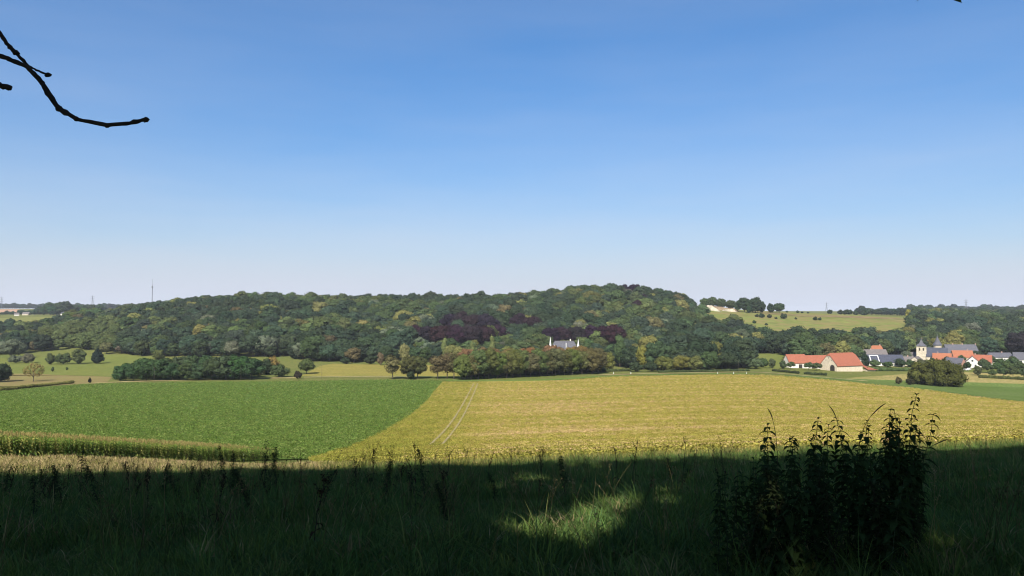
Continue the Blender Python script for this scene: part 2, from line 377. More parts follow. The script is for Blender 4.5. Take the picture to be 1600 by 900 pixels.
# ------------------------------------------------------------------ tree and plant prototypes
def ico(sub=1):
    t = (1 + 5 ** .5) / 2
    V = [(-1,t,0),(1,t,0),(-1,-t,0),(1,-t,0),(0,-1,t),(0,1,t),(0,-1,-t),(0,1,-t),(t,0,-1),(t,0,1),(-t,0,-1),(-t,0,1)]
    V = [np.array(v) / np.linalg.norm(v) for v in V]
    T = [(0,11,5),(0,5,1),(0,1,7),(0,7,10),(0,10,11),(1,5,9),(5,11,4),(11,10,2),(10,7,6),(7,1,8),(3,9,4),(3,4,2),(3,2,6),(3,6,8),(3,8,9),(4,9,5),(2,4,11),(6,2,10),(8,6,7),(9,8,1)]
    for _ in range(sub):
        c = {}; T2 = []
        def mid(a, b):
            k = (min(a, b), max(a, b))
            if k not in c:
                m = V[a] + V[b]; V.append(m / np.linalg.norm(m)); c[k] = len(V) - 1
            return c[k]
        for a, b, d in T:
            e, f, g = mid(a, b), mid(b, d), mid(d, a)
            T2 += [(a, e, g), (b, f, e), (d, g, f), (e, f, g)]
        T = T2
    return np.array(V), np.array(T)
ICO_V, ICO_T = ico(1)
def unit(n, r):
    v = r.normal(size=(n, 3)); return v / np.linalg.norm(v, axis=1)[:, None]
def leaf_quads(P, Nn, size, r, aspect=.75):
    """one diamond-cornered leaf spray per point, facing about its normal"""
    n = len(P); a = np.cross(Nn, unit(n, r)); a /= np.linalg.norm(a, axis=1)[:, None] + 1e-9
    b = np.cross(Nn, a); s = size[:, None]
    k = lambda: (1 + .35 * r.uniform(-1, 1, (n, 1)))
    V = np.stack([P - a * s * k(), P + b * s * aspect * k(), P + a * s * k(), P - b * s * aspect * k()], 1)
    V += Nn[:, None] * (r.uniform(-.25, .25, (n, 4, 1)) * s[:, None])
    return V.reshape(-1, 3), np.arange(4 * n).reshape(n, 4)
def crown_mb(seed, rad, z0, z1, lobes, per, ls, kind='round', lobe_r=.40, core=.82, squash=.9):
    r = np.random.default_rng(seed); mb = MB()
    cz = (z0 + z1) / 2; hz = (z1 - z0) / 2
    k = np.arange(lobes) + .5
    ph = np.arccos(1 - 2 * k / lobes); th = math.pi * (1 + 5 ** .5) * k + r.uniform(0, 6)
    D = np.stack([np.cos(th) * np.sin(ph), np.sin(th) * np.sin(ph), np.cos(ph)], 1) + r.normal(size=(lobes, 3)) * .16
    D /= np.linalg.norm(D, axis=1)[:, None]
    sh = r.uniform(.52, .80, lobes)[:, None]
    Cc = D * sh
    zz = Cc[:, 2]
    if kind == 'dome':   Cc[:, 2] = np.where(zz < 0, zz * .55, zz)
    if kind == 'cone':   Cc[:, :2] *= np.clip((.95 - zz) * .75, .12, 1.2)[:, None]
    if kind == 'column': Cc[:, :2] *= np.clip(1.15 - .5 * np.abs(zz + .1), .3, 1)[:, None]
    if kind == 'vase':   Cc[:, :2] *= np.clip(.75 + .35 * zz, .3, 1.1)[:, None]
    LR = lobe_r * r.uniform(.7, 1.25, lobes)
    if kind == 'cone': LR *= np.clip(.95 - .6 * Cc[:, 2], .35, 1.2)
    Cw = Cc * np.array([rad, rad, hz]) + np.array([0, 0, cz]); LW = LR * (rad * .6 + hz * .4)
    Cw = np.vstack([Cw, [[0, 0, cz]]]); LW = np.append(LW, min(rad, hz) * .62)
    for i, (c, l) in enumerate(zip(Cw, LW)):
        jit = 1 + .10 * r.normal(size=(len(ICO_V), 1))
        mb.add(c + ICO_V * jit * l * core * np.array([1, 1, squash]), None, ICO_T)
    Ps = []; Ns = []
    for i in range(lobes):
        d = unit(per, r); out = Cw[i] - np.array([0, 0, cz - hz * .25]); out /= np.linalg.norm(out) + 1e-9
        d = d[(d @ out) > -.35]
        p = Cw[i] + d * LW[i] * r.uniform(.84, 1.2, (len(d), 1)) * np.array([1, 1, squash])
        q = np.linalg.norm((p[:, None] - Cw[None]) / np.array([1, 1, squash]), axis=2) < LW[None] * .80
        keep = ~q.any(1)
        Ps.append(p[keep]); Ns.append(d[keep])
    P = np.vstack(Ps); Nn = np.vstack(Ns) + .58 * unit(len(P), r) + np.array([0, 0, .12]); Nn /= np.linalg.norm(Nn, axis=1)[:, None]
    V, Q = leaf_quads(P, Nn, ls * r.uniform(.6, 1.4, len(P)), r)
    mb.add(V, Q)
    return mb
def trunk_mb(seed, z0, z1, r0, limbs=5, spread=2.5):
    r = np.random.default_rng(seed); mb = MB()
    n = 7; zz = np.linspace(-.6, z0 + (z1 - z0) * .55, n)
    wob = np.cumsum(r.normal(0, .06, (n, 2)), 0); wob -= wob[0]
    P = np.column_stack([wob, zz]); rr = r0 * np.array([1.45, 1.05, .95, .85, .7, .5, .28])
    mb.tube(P, rr, 8)
    for i in range(limbs):
        a = i * 2.4 + r.uniform(-.4, .4); zs = z0 * r.uniform(.8, 1.15); ln = spread * r.uniform(.8, 1.2)
        t = np.linspace(0, 1, 4)[:, None]
        p = np.array([0, 0, zs]) + t * np.array([math.cos(a) * ln, math.sin(a) * ln, ln * .9]) + t * t * np.array([0, 0, ln * .3])
        mb.tube(p, r0 * np.array([.55, .42, .3, .14]), 5)
    return mb
class Tree: pass
def make_tree(seed, h, rad, z0, lobes, per, ls, kind='round', tr=.32, **kw):
    t = Tree(); t.h = h
    t.cmb = crown_mb(seed, rad, z0, h, lobes, per, ls, kind, **kw); t.tmb = trunk_mb(seed + 50, z0 + .15 * (h - z0), h, tr, spread=rad * .55)
    t.crown = t.cmb.mesh('crown', M_LEAF); t.trunk = t.tmb.mesh('trunk', M_BARK, True)
    return t
def both_mesh(t):
    V1, Q1, T1 = t.cmb.arrays(); V2, Q2, T2 = t.tmb.arrays(); n = len(V1)
    Q = np.vstack([Q1, Q2 + n]); T = np.vstack([T1, T2 + n])
    mi = np.concatenate([np.zeros(len(Q1)), np.ones(len(Q2)), np.zeros(len(T1)), np.ones(len(T2))])
    return mesh_np('tree', np.vstack([V1, V2]), Q, T, (M_LEAF, M_BARK), mi)
# broad forest trees (about 15 m), a few shapes each
FOR = [make_tree(10 + i, h, rad, z0, int(lo * 1.6), 62, .50, k, lobe_r=.32) for i, (h, rad, z0, lo, k) in enumerate([
    (16, 6.6, .8, 22, 'round'), (15, 7.4, .2, 26, 'dome'), (18, 6.0, .8, 24, 'round'), (14, 6.2, 0, 20, 'dome'), (17, 7.2, .8, 28, 'round'), (16, 5.4, .5, 20, 'column')])]
BEECH = [make_tree(40 + i, 19, 8.6, 1.5, 40, 80, .52, 'dome', lobe_r=.34) for i in range(2)]
AVE = [make_tree(60 + i, 16.5, 5.8, 1.9, 40, 120, .33, 'round', tr=.26, lobe_r=.29) for i in range(3)]
AVEL = [make_tree(66 + i, 13.5, 4.6, 3.0, 18, 130, .30, 'vase', tr=.22, core=.6) for i in range(2)]
WILLOW = [make_tree(70, 12, 6.4, .8, 24, 150, .34, 'dome', lobe_r=.34)]
BUSH = [make_tree(80 + i, 5.2, 3.4, .0, 14, 130, .26, 'dome', tr=.12) for i in range(3)]
SHRUB = [make_tree(90 + i, 9.5, 4.2, .1, 30, 130, .26, k, tr=.14, lobe_r=.31) for i, k in enumerate(['round', 'column', 'dome'])]
CONIF = [make_tree(100, 12, 4.6, .4, 30, 90, .30, 'cone', lobe_r=.34, tr=.2)]
POPLAR = [make_tree(105, 20, 3.2, 1.5, 22, 90, .45, 'column', lobe_r=.5)]
ORCH = [make_tree(110 + i, 6, 3.2, 1.6, 14, 110, .22, 'dome', tr=.14) for i in range(2)]
SPARSE = [make_tree(115, 10.5, 5.6, .8, 26, 60, .26, 'dome', lobe_r=.24, core=.25, tr=.18)]
TOP = [make_tree(118, 26, 8.6, 2, 26, 110, .55, 'dome')]

def plant_tree(name, label, cat, proto, loc, h, wide=1.0, tint=(.06, .09, .03), group=None, rz=None):
    s = h / proto.h
    t = thing(name, label, cat, loc, R.uniform(0, 6.28) if rz is None else rz, group, (s * wide, s * wide, s))
    c = link('crown', proto.crown, t); c['tint'] = [float(v) for v in tint]
    link('trunk', proto.trunk, t)
    return t
DK = (.032, .048, .025); MID = (.050, .072, .030); LIT = (.076, .096, .036); YEL_ = (.125, .125, .042); GRY = (.088, .104, .066); RST = (.100, .085, .040); PUR = (.024, .0155, .0205); BLU = (.034, .052, .032)
def jit(c, a=.12): return tuple(float(v * R.uniform(1 - a, 1 + a)) for v in c)

# ------------------------------------------------------------------ scattered stuff by geometry nodes
def scatter(name, P, protos, rot, scl, idx_, tint, label, cat):
    me = bpy.data.meshes.new(name); P = np.asarray(P, np.float32); n = len(P)
    me.vertices.add(n); me.vertices.foreach_set('co', P.ravel())
    for nm, ty, val, key in (('rot', 'FLOAT_VECTOR', rot, 'vector'), ('scl', 'FLOAT_VECTOR', scl, 'vector'), ('idx', 'INT', idx_, 'value'), ('tint', 'FLOAT_COLOR', tint, 'color')):
        a = me.attributes.new(nm, ty, 'POINT')
        v = np.asarray(val, np.int32 if ty == 'INT' else np.float32)
        if nm == 'tint': v = np.column_stack([v, np.ones(n, np.float32)]).astype(np.float32)
        a.data.foreach_set(key, np.ascontiguousarray(v).ravel())
    col = bpy.data.collections.new(name + '_kinds')
    for i, m in enumerate(protos): col.objects.link(bpy.data.objects.new('%s_kind_%02d' % (name, i), m))
    ng = bpy.data.node_groups.new(name, 'GeometryNodeTree')
    ng.interface.new_socket('Geometry', in_out='INPUT', socket_type='NodeSocketGeometry'); ng.interface.new_socket('Geometry', in_out='OUTPUT', socket_type='NodeSocketGeometry')
    gi = ng.nodes.new('NodeGroupInput'); go = ng.nodes.new('NodeGroupOutput')
    ip = ng.nodes.new('GeometryNodeInstanceOnPoints'); ci = ng.nodes.new('GeometryNodeCollectionInfo')
    ci.inputs['Collection'].default_value = col; ci.inputs['Separate Children'].default_value = True; ci.inputs['Reset Children'].default_value = True
    ip.inputs['Pick Instance'].default_value = True
    def na(nm, ty):
        x = ng.nodes.new('GeometryNodeInputNamedAttribute'); x.data_type = ty; x.inputs['Name'].default_value = nm
        return [o for o in x.outputs if o.enabled and o.name == 'Attribute'][0]
    L = ng.links.new
    L(gi.outputs[0], ip.inputs['Points']); L(ci.outputs[0], ip.inputs['Instance'])
    L(na('idx', 'INT'), ip.inputs['Instance Index']); L(na('rot', 'FLOAT_VECTOR'), ip.inputs['Rotation']); L(na('scl', 'FLOAT_VECTOR'), ip.inputs['Scale'])
    L(ip.outputs[0], go.inputs[0])
    o = link(name, me); o.modifiers.new('scatter', 'NODES').node_group = ng
    return tag(o, label, cat, kind='stuff')
def rotz(n, tilt=0.):
    a = np.zeros((n, 3)); a[:, 2] = R.uniform(0, 6.283, n); a[:, :2] = R.normal(0, tilt, (n, 2)) if tilt else 0
    return a

# ------------------------------------------------------------------ the wooded hill
KEEP = []      # (X, Y, radius) kept free of forest trees
def keep(v, r): KEEP.append((v.x, v.y, r))
CHAT = gp(881, 560); keep(CHAT, 26)
FX = np.array([-500, 0, 60, 100, 170, 230, 330, 430, 520, 600, 700, 950, 985, 1060, 1165, 1172, 1228, 1236, 1320, 1400, 1600, 2100], float)
FF = np.array([690, 690, 720, 735, 700, 655, 640, 630, 590, 600, 590, 575, 520, 505, 520, 690, 690, 600, 610, 720, 730, 730], float)
BX = np.array([-500, 0, 120, 160, 175, 250, 400, 1000, 1060, 1080, 1095, 1110, 1150, 1180, 1280, 1340, 1405, 1425, 1440, 2100], float)
BF = np.array([930, 930, 980, 1060, 1130, 1180, 1180, 1180, 1130, 990, 890, 855, 825, 770, 765, 780, 815, 900, 2300, 2300], float)
pts = []
Y = 500.
while Y < 2300:
    step = 9.8 if Y < 1180 else 13 + (Y - 1180) * .012
    xs = np.arange(-1.0 * Y, 1.0 * Y, step); xs = xs + R.uniform(-.42, .42, len(xs)) * step
    yy = Y + R.uniform(-.42, .42, len(xs)) * step
    ix = 800 + F * xs / yy
    ok = (ix > -260) & (ix < 1860) & (yy > np.interp(ix, FX, FF)) & (yy < np.interp(ix, BX, BF))
    pts.append(np.column_stack([xs[ok], yy[ok]])); Y += step
pts = np.vstack(pts)
PURS = [(705, 775, 1.0), (722, 770, 1.05), (741, 760, 1.05), (762, 750, 1.05), (690, 700, .9), (716, 690, .9), (738, 690, .95), (652, 720, .75), (668, 715, .8), (781, 715, .8), (756, 695, .9), (810, 800, .8), (833, 770, .9), (822, 785, .7), (860, 690, .85), (880, 695, .8), (900, 700, .85), (922, 700, .85), (944, 696, .9), (962, 690, .9), (508, 730, .55), (975, 1015, .8), (991, 1020, .9), (1006, 960, .6), (965, 830, .6), (995, 900, .6), (1592, 690, 1.0)]
for x, Yp, s in PURS: keep(gp(x, Yp), 10 * s); keep(gp(x, Yp - 13), 8 * s); keep(gp(x, Yp - 24), 5.5 * s)
SPEC = [  # noticeable trees of the wood: x, depth, height, width factor, tint, shape, label
    (490, 600, 21, 1.15, MID, FOR[4], 'large broad pale green tree at the foot of the hill behind the stubble'),
    (577, 655, 15, .62, YEL_, FOR[2], 'slim yellowing tree standing amid dark green woodland'),
    (553, 588, 12.5, 1.1, RST, FOR[3], 'golden brown rounded tree beside the stubble field'),
    (633, 555, 17, .7, (.15, .15, .06), FOR[2], 'tall pale yellow tree behind the first avenue trees'),
    (1005, 515, 17, .85, (.15, .14, .035), FOR[2], 'tree with a pale golden crown standing beyond the yellow field'),
    (968, 545, 23, .75, (.055, .085, .035), POPLAR[0], 'tall grey-green poplar next to the end of the avenue'),
    (1155, 545, 16, .9, GRY, WILLOW[0], 'silvery willow at the corner of the small meadow'),
    (1075, 540, 14, 1.0, (.15, .13, .03), FOR[1], 'yellow-green spreading tree in the wood beyond the yellow field'),
    (1098, 560, 14, 1.1, RST, FOR[3], 'rust tinged spreading tree in the wood beyond the yellow field'),
    (1250, 605, 22, 1.15, MID, FOR[4], 'huge dark tree behind the long barn wing'),
    (1290, 620, 21, 1.1, MID, FOR[1], 'huge rounded tree directly behind the white barn gable'),
    (1322, 700, 22, 1.2, (.06, .088, .03), FOR[1], 'huge pale topped tree behind the red barn roof'),
    (20, 650, 17, 1.25, GRY, WILLOW[0], 'large silver-grey willow at the far side of the pasture'),
    (268, 1080, 13, 1, RST, FOR[3], 'rusty brown tree high on the wooded ridge'),
    (330, 790, 13, 1, (.16, .10, .03), FOR[3], 'orange tinted tree in the middle of the wooded slope'),
    (208, 745, 12, 1, (.15, .15, .03), FOR[3], 'bright yellow-green tree at the edge of the low wood'),
    (738, 590, 16, .6, (.12, .14, .05), POPLAR[0], 'pale slender tree in front of the copper beeches'),
    (695, 610, 18, .6, (.12, .14, .05), POPLAR[0], 'pale slender tree at the edge of the copper beeches'),
    (769, 610, 20, .5, (.12, .14, .05), POPLAR[0], 'pale slender tree between copper beeches and avenue'),
    (838, 640, 20, .95, (.06, .08, .03), FOR[2], 'dark limbed tree standing just beside the white turret'),
    (1418, 1150, 16, .8, (.20, .19, .04), FOR[2], 'bright yellow-green tree on the skyline above the village'),
    (938, 1020, 16, 1, DK, FOR[0], 'tall tree topping the highest point of the ridge'),
    (388, 1030, 17, 1, (.06, .07, .03), FOR[0], 'broad tree rising above the ridge line beside a gap'),
]
for s in SPEC: keep(gp(s[0], s[1]), 5.0 * s[2] / 16)
for a, b, r in KEEP:
    pts = pts[np.hypot(pts[:, 0] - a, pts[:, 1] - b) > r]
PX = 800 + F * pts[:, 0] / pts[:, 1]
# colours vary in drifts over the hill and from tree to tree
def drift(x, y): return np.sin(x * .021 + 1.7 * np.sin(y * .013)) + np.sin(y * .027 + x * .009 + 2) + R.normal(0, .85, len(x))
dv = drift(pts[:, 0], pts[:, 1]); rv = R.uniform(0, 1, len(pts))
tone = np.select([rv < .012, rv < .04, rv < .075, dv < -.9, dv < .55, dv < 1.7], [5, 4, 3, 0, 6, 1], 2)
TONES = [DK, MID, LIT, YEL_, GRY, RST, BLU]
TN = ['dark green', 'mid green', 'light green', 'yellow-green', 'grey-green', 'rust tinged', 'deep bluish green']
tint = np.array([TONES[t] for t in tone]) * R.uniform(.72, 1.3, (len(pts), 1)) * R.uniform(.93, 1.07, (len(pts), 3))
near_l = (PX > 70) & (PX < 190) & (pts[:, 1] < 900)
tint[near_l] = np.array(LIT) * R.uniform(.8, 1.15, (near_l.sum(), 1))
kindi = R.integers(0, len(FOR), len(pts))
hgt = np.clip(np.exp(R.normal(-.04, .22, len(pts))), .55, 1.35) * np.where(pts[:, 1] > 1180, .85, 1.0)
wid = R.uniform(1.0, 1.3, len(pts))
back = (pts[:, 1] > 1020) & (pts[:, 1] < 1200); hgt[back] = np.minimum(hgt[back] * R.choice([.65, .8, .9, 1.0], back.sum()), 1.1)
low = ((PX > 632) & (PX < 800) & (pts[:, 1] < 700)) | ((PX > 848) & (PX < 980) & (pts[:, 1] < 690)); hgt[low] *= .68
hgt *= np.interp(PX, [-200, 150, 330, 420], [.85, .78, .9, 1])
Z = H(pts[:, 0], pts[:, 1])
def zone(x):
    for lim, n in ((60, 'behind the silver willow'), (170, 'beyond the pasture conifer'), (250, 'where the thicket begins'), (330, 'below the tall mast'), (400, 'above the dense thicket'), (480, 'beside the lane bushes'), (560, 'behind the golden brown tree'), (640, 'behind the first avenue trees'),
                   (720, 'below the copper beeches'), (800, 'behind the avenue start'), (870, 'beside the mansion'), (960, 'behind the avenue end'), (1020, 'around the golden-crowned tree'), (1100, 'behind the olive roadside bushes'), (1170, 'behind the silvery willow'), (1240, 'beyond the small meadow'),
                   (1320, 'behind the farm wing'), (1400, 'behind the solar roof'), (1470, 'behind the church'), (1540, 'behind the castle')):
        if x < lim: return n
    return 'above the orchard'
vis = (PX > -10) & (PX < 1610)
order = np.argsort(np.where(vis, pts[:, 1] / hgt, 1e9))[:290]
single = np.zeros(len(pts), bool); single[order] = True
for i in order:
    z = zone(PX[i]); sz = 'small' if hgt[i] < .85 else 'big' if hgt[i] > 1.15 else 'medium'
    plant_tree('forest_tree', '%s %s round-crowned woodland tree %s' % (sz, TN[tone[i]], z), 'tree', FOR[kindi[i]], (pts[i, 0], pts[i, 1], Z[i]), FOR[kindi[i]].h * hgt[i], wid[i], tint[i],
               '%s %s woodland trees %s' % (sz, TN[tone[i]], z))
rest = ~single
scatter('forest', np.column_stack([pts, Z])[rest], [both_mesh(t) for t in FOR], rotz(rest.sum()), np.column_stack([hgt * wid, hgt * wid, hgt])[rest], kindi[rest], tint[rest],
        'mixed green woodland covering the hill and valley side', 'forest')
for i, (x, Yp, s) in enumerate(PURS):
    lab = ('dark purple copper beech at the edge of the village wood' if x > 1500 else 'small purple tree topping the wooded ridge' if Yp > 950 else 'dark purple copper beech in the row above the mansion roof' if 850 < x and Yp < 750 else
           'dark purple copper beech in the tall cluster on the slope' if x < 795 and x > 640 else 'lone purple tree amid green woodland on the slope' if x < 600 else 'dark purple copper beech above the mansion turret')
    plant_tree('copper_beech', lab, 'tree', BEECH[i % 2], gp(x, Yp), 25 * s, 1.05, jit(PUR, .2), lab.replace('beech', 'beeches').replace('tree ', 'trees '))
for x, Yp, h, w, tn, pr, lab in SPEC:
    plant_tree('tree', lab, 'tree', pr, gp(x, Yp), h, w, tn)

# avenue of dark trees beside the yellow field
AV = [(614, 432, 0), (639, 433, 1), (653, 436, 1), (684, 436, 2), (699, 438, 2), (710, 436, 2)]
for i, (x, Yp, k) in enumerate(AV):
    pr = AVEL[i % 2] if k != 1 else AVE[i % 3]
    lab = ['light crowned forked tree standing first in the avenue', 'dark bushy tree standing second in the avenue', 'dark tree standing third in the avenue', 'thin pale-trunked tree in the sparse part of the avenue',
           'thin pale-trunked tree in the middle of the sparse avenue part', 'thin dark-trunked tree where the avenue grows dense'][i]
    plant_tree('avenue_tree', lab, 'tree', pr, gp(x, Yp), [13, 13.5, 14, 13.5, 14, 14.5][i], [1.15, 1.1, 1.1, 1.3, 1.3, 1.3][i], [(.11, .10, .045), (.065, .065, .025), (.06, .065, .025), (.10, .085, .04), (.10, .08, .04), (.075, .07, .03)][i], 'avenue trees')
ORD = 'first second third fourth fifth sixth seventh eighth ninth tenth eleventh twelfth thirteenth fourteenth fifteenth sixteenth last'.split()
xs = np.linspace(722, 936, 17)
for i, x in enumerate(xs):
    for row in range(2):
        t = i / 16
        Yp = 428 + t * 46 + row * 11; hh = R.uniform(14.6, 18.3) - t * .6 + (.9 if 850 < x < 915 else 0)
        if row and i == 16: continue
        plant_tree('avenue_tree', ('dense olive tree, %s in the front row of the dark avenue' % ORD[i] if row == 0 else 'rust-topped tree, %s in the back row of the dark avenue' % ORD[i]), 'tree', AVE[(i + row) % 3],
                   gp(x + R.uniform(-3, 3) + row * 6, Yp + R.uniform(-1, 1)), hh + row * .8, R.uniform(.98, 1.15), jit([(.082, .090, .033), (.14, .105, .04)][row], .2), 'avenue front row trees' if row == 0 else 'avenue back row trees')

# trees and bushes of the pasture and field margins
LST = [
    ('tree', 'dark leafy tree cut by the picture edge beside the fallow strip', SHRUB[0], 2, 428, 11, 1.25, DK),
    ('tree', 'sparse yellowish tree on the brown fallow strip', SPARSE[0], 55, 430, 11.5, 1.0, (.17, .14, .05)),
    ('bush', 'grey rounded bush in front of the silver willow', BUSH[0], 26, 600, 6, 1.3, GRY),
    ('bush', 'grey rounded bush beside the pasture, next to the willow', BUSH[1], 47, 600, 7, 1.1, (.09, .095, .06)),
    ('bush', 'small green tree starting the bush row on the pasture', BUSH[2], 82, 585, 8, .8, MID),
    ('bush', 'low leaning green bush in the middle of the pasture row', BUSH[0], 101, 585, 8, 1.1, MID),
    ('tree', 'tall light green tree ending the bush row on the pasture', SHRUB[0], 125, 588, 12, 1.0, (.065, .09, .035)),
    ('tree', 'dark conifer standing alone on the pasture', CONIF[0], 154, 590, 12.5, 1.0, (.020, .032, .022)),
    ('bush', 'tiny leaning dark bush in the grass of the pasture', BUSH[1], 85, 512, 3, .5, MID),
    ('bush', 'tiny round dark bush in the grass of the pasture', BUSH[2], 107, 525, 2, .7, MID),
    ('bush', 'small dark pointed shrub at the edge of the beet field', CONIF[0], 143, 415, 3.2, .75, (.012, .014, .010)),
    ('bush', 'pale olive bush at the wood edge beside the pasture', SHRUB[2], 168, 690, 11, 1.2, (.10, .10, .045)),
    ('bush', 'brownish grey bush at the wood edge beside the pasture', SHRUB[2], 192, 690, 9, 1.3, (.10, .085, .055)),
    ('bush', 'brown twiggy bush at the wood edge beside the pasture', SPARSE[0], 213, 680, 11, 1.0, (.11, .085, .06)),
    ('bush', 'olive rounded bush behind the start of the thicket', SHRUB[0], 250, 620, 9, 1.2, (.085, .09, .035)),
    ('bush', 'rounded olive bush next to the dark dome bush', BUSH[0], 405, 455, 6, .9, (.10, .10, .035)),
    ('bush', 'dark green wide bush on the verge near the lane', BUSH[1], 437, 452, 7, 1.25, MID),
    ('bush', 'dark upright bush on the verge near the lane', BUSH[2], 415, 470, 9, 1.0, DK),
    ('bush', 'light green dense bush ending the verge row near the lane', SHRUB[2], 480, 475, 10, 1.1, (.06, .085, .03)),
    ('bush', 'small dark reddish bush beside the lane', BUSH[0], 467, 436, 4.5, .75, (.03, .028, .02)),
    ('bush', 'golden bush between dark bushes near the lane', BUSH[1], 427, 500, 9, .7, (.17, .13, .04)),
    ('bush', 'low dark bush at the foot of the golden brown tree', BUSH[2], 541, 575, 4.5, 1.3, DK),
    ('bush', 'low dark bush just beyond the golden brown tree', BUSH[1], 578, 570, 6, 1.2, DK),
    ('bush', 'thin reddish bush at the wood edge by the stubble', SHRUB[1], 595, 560, 10, .6, (.12, .085, .05)),
    ('bush', 'dark low bush under the first dense avenue trees', BUSH[0], 642, 428, 4.5, .7, DK),
    ('bush', 'yellow-green bush past the end of the avenue', SHRUB[0], 949, 500, 13, .8, (.11, .12, .035)),
    ('bush', 'dark bush beside the golden-crowned tree', BUSH[1], 992, 492, 6, 1.2, DK),
    ('bush', 'dark bush past the golden-crowned tree', BUSH[2], 1017, 492, 6, 1.1, DK),
    ('bush', 'olive bush along the farm road nearest the golden-crowned tree', BUSH[0], 1038, 498, 9, 1.2, (.095, .1, .03)),
    ('bush', 'yellowish olive bush along the farm road', BUSH[1], 1062, 500, 9, 1.3, (.12, .115, .03)),
    ('bush', 'pale green bush along the farm road', BUSH[2], 1083, 500, 9, 1.1, (.10, .11, .035)),
    ('bush', 'dark green bush along the farm road before the willow', SHRUB[0], 1108, 505, 13, 1.2, MID),
    ('bush', 'dark green tree along the farm road below the willow', SHRUB[2], 1135, 510, 12, 1.3, DK),
    ('bush', 'grey-green bush at the corner of the small meadow', BUSH[0], 1178, 520, 7, 1.1, (.075, .10, .05)),
    ('bush', 'low dark bush in the small meadow', BUSH[1], 1192, 540, 6, 1.0, MID),
    ('bush', 'small brown bush on the dry meadow', BUSH[2], 1402, 424, 4.0, .7, (.07, .06, .03)),
    ('bush', 'small dark bush beside the round tree clump', BUSH[0], 1420, 424, 3.4, 1.1, (.03, .03, .016)),
    ('tree', 'dark small conifer behind the barn roof', CONIF[0], 1350, 575, 13, .6, (.025, .04, .024)),
    ('bush', 'tall upright bush at the end of the orchard hedge', SHRUB[1], 1525, 520, 7, .9, (.06, .075, .03)),
]
for nm, lab, pr, x, Yp, h, w, tn in LST: plant_tree(nm, lab, nm, pr, gp(x, Yp), h, w, jit(tn, .06))
# dense thicket beside the beet field
for i in range(21):
    t = i / 20
    x = 190 + t * 205; back = i % 2
    h = np.interp(x, [175, 225, 260, 330, 400], [6.5, 11.5, 12, 13.0, 12.5]) * R.uniform(.78, 1.14)
    plant_tree('thicket_shrub', 'dark green shrub, %s in the %s row of the dense thicket' % (ORD[i // 2], 'back' if back else 'front'), 'shrub', SHRUB[i % 3],
               gp(x, 428 + back * 14 + t * 8), h, R.uniform(1.05, 1.3), jit((.038, .062, .026), .12), 'thicket low end shrubs' if x < 215 else 'thicket front shrubs' if not back else 'thicket back shrubs')
# hilltop trees over the quarry and bushes on the hill pasture
for x, Yp, h, w in [(1100, 1130, 16, .9), (1113, 1135, 19, 1.0), (1127, 1135, 18, 1.0), (1141, 1130, 16, 1), (1152, 1125, 15, .8)]:
    plant_tree('hilltop_tree', 'rounded tree in the clump directly above the chalk quarry', 'tree', FOR[int(x) % 4], gp(x, Yp), h, w, jit((.045, .07, .03)), 'hilltop clump trees above the quarry')
for x, Yp, h, w in [(1163, 1080, 23, 1.0), (1180, 1085, 24, 1.05), (1190, 1090, 18, .9), (1204, 1110, 15, .9), (1217, 1110, 16, 1), (1170, 1070, 12, 1)]:
    plant_tree('hilltop_tree', 'dark tree in the clump beside the quarry on the hill crest', 'tree', FOR[int(x) % 4], gp(x, Yp), h, w, jit((.028, .048, .024)), 'dark hilltop clump trees')
for x, Yp, h in [(1182, 1010, 4), (1190, 1005, 6), (1202, 1010, 5), (1212, 1000, 3), (1224, 1010, 7), (1243, 1010, 3), (1273, 1010, 5), (1280, 1015, 4), (1178, 930, 4), (1197, 920, 3), (1246, 1150, 4), (1229, 1150, 3), (1253, 1150, 3), (1262, 1150, 3), (1244, 900, 4)]:
    plant_tree('hill_bush', 'small dark bush dotted on the open hill pasture' if Yp < 1100 else 'small dark bush on the crest of the hill pasture', 'bush', BUSH[x % 3], gp(x, Yp), h, 1.0, jit(DK), 'bushes on the hill pasture' if Yp < 1100 else 'bushes on the hill crest')
for x in (1312, 1319, 1326, 1336, 1350, 1296):
    plant_tree('skyline_tree', 'small dark tree on the skyline beyond the hill pasture', 'tree', BUSH[x % 3], gp(x, 1290), R.uniform(7, 11), 1.0, jit(DK), 'skyline trees beyond the hill pasture')
# round clump of clipped trees on the dry meadow
cm = crown_mb(130, 16.2, -4.5, 15.4, 70, 260, .42, 'dome', lobe_r=.20, core=.86)
RC = gp(1462, 432)
cl = thing('tree_clump', 'large dome-shaped clump of dark trees on the dry meadow', 'trees', RC)
c = link('crown', cm.mesh('clump_crown', M_LEAF), cl); c['tint'] = [.062, .066, .018]
for i, (dx, dy) in enumerate([(-11, 0), (-7, -3), (-3, 2), (0, -3), (4, 1), (7, -3), (10.5, 0), (-9, 4)]):
    p = RC + Vector((dx, dy, 0)); o = link('trunk', trunk_mb(140 + i, 3.4, 9, .34, 3, 2).mesh('trunk', M_BARKD, True), cl); o.location = (dx, dy, Hs(p.x, p.y) - RC.z)
# orchard
for i, (x, Yp, h) in enumerate([(1541, 545, 6.5), (1556, 548, 7), (1565, 505, 6.5), (1580, 500, 7.5), (1597, 500, 6.5), (1548, 505, 5), (1573, 545, 8), (1590, 550, 8), (1562, 580, 8), (1535, 570, 8), (1580, 590, 8)]):
    plant_tree('orchard_tree', 'small round orchard tree on the straw coloured grass' if Yp < 530 else 'orchard tree in the rows below the low white house', 'tree', ORCH[i % 2], gp(x, Yp), h, 1.05, jit((.05, .075, .03)), 'front orchard trees' if Yp < 530 else 'rear orchard trees')
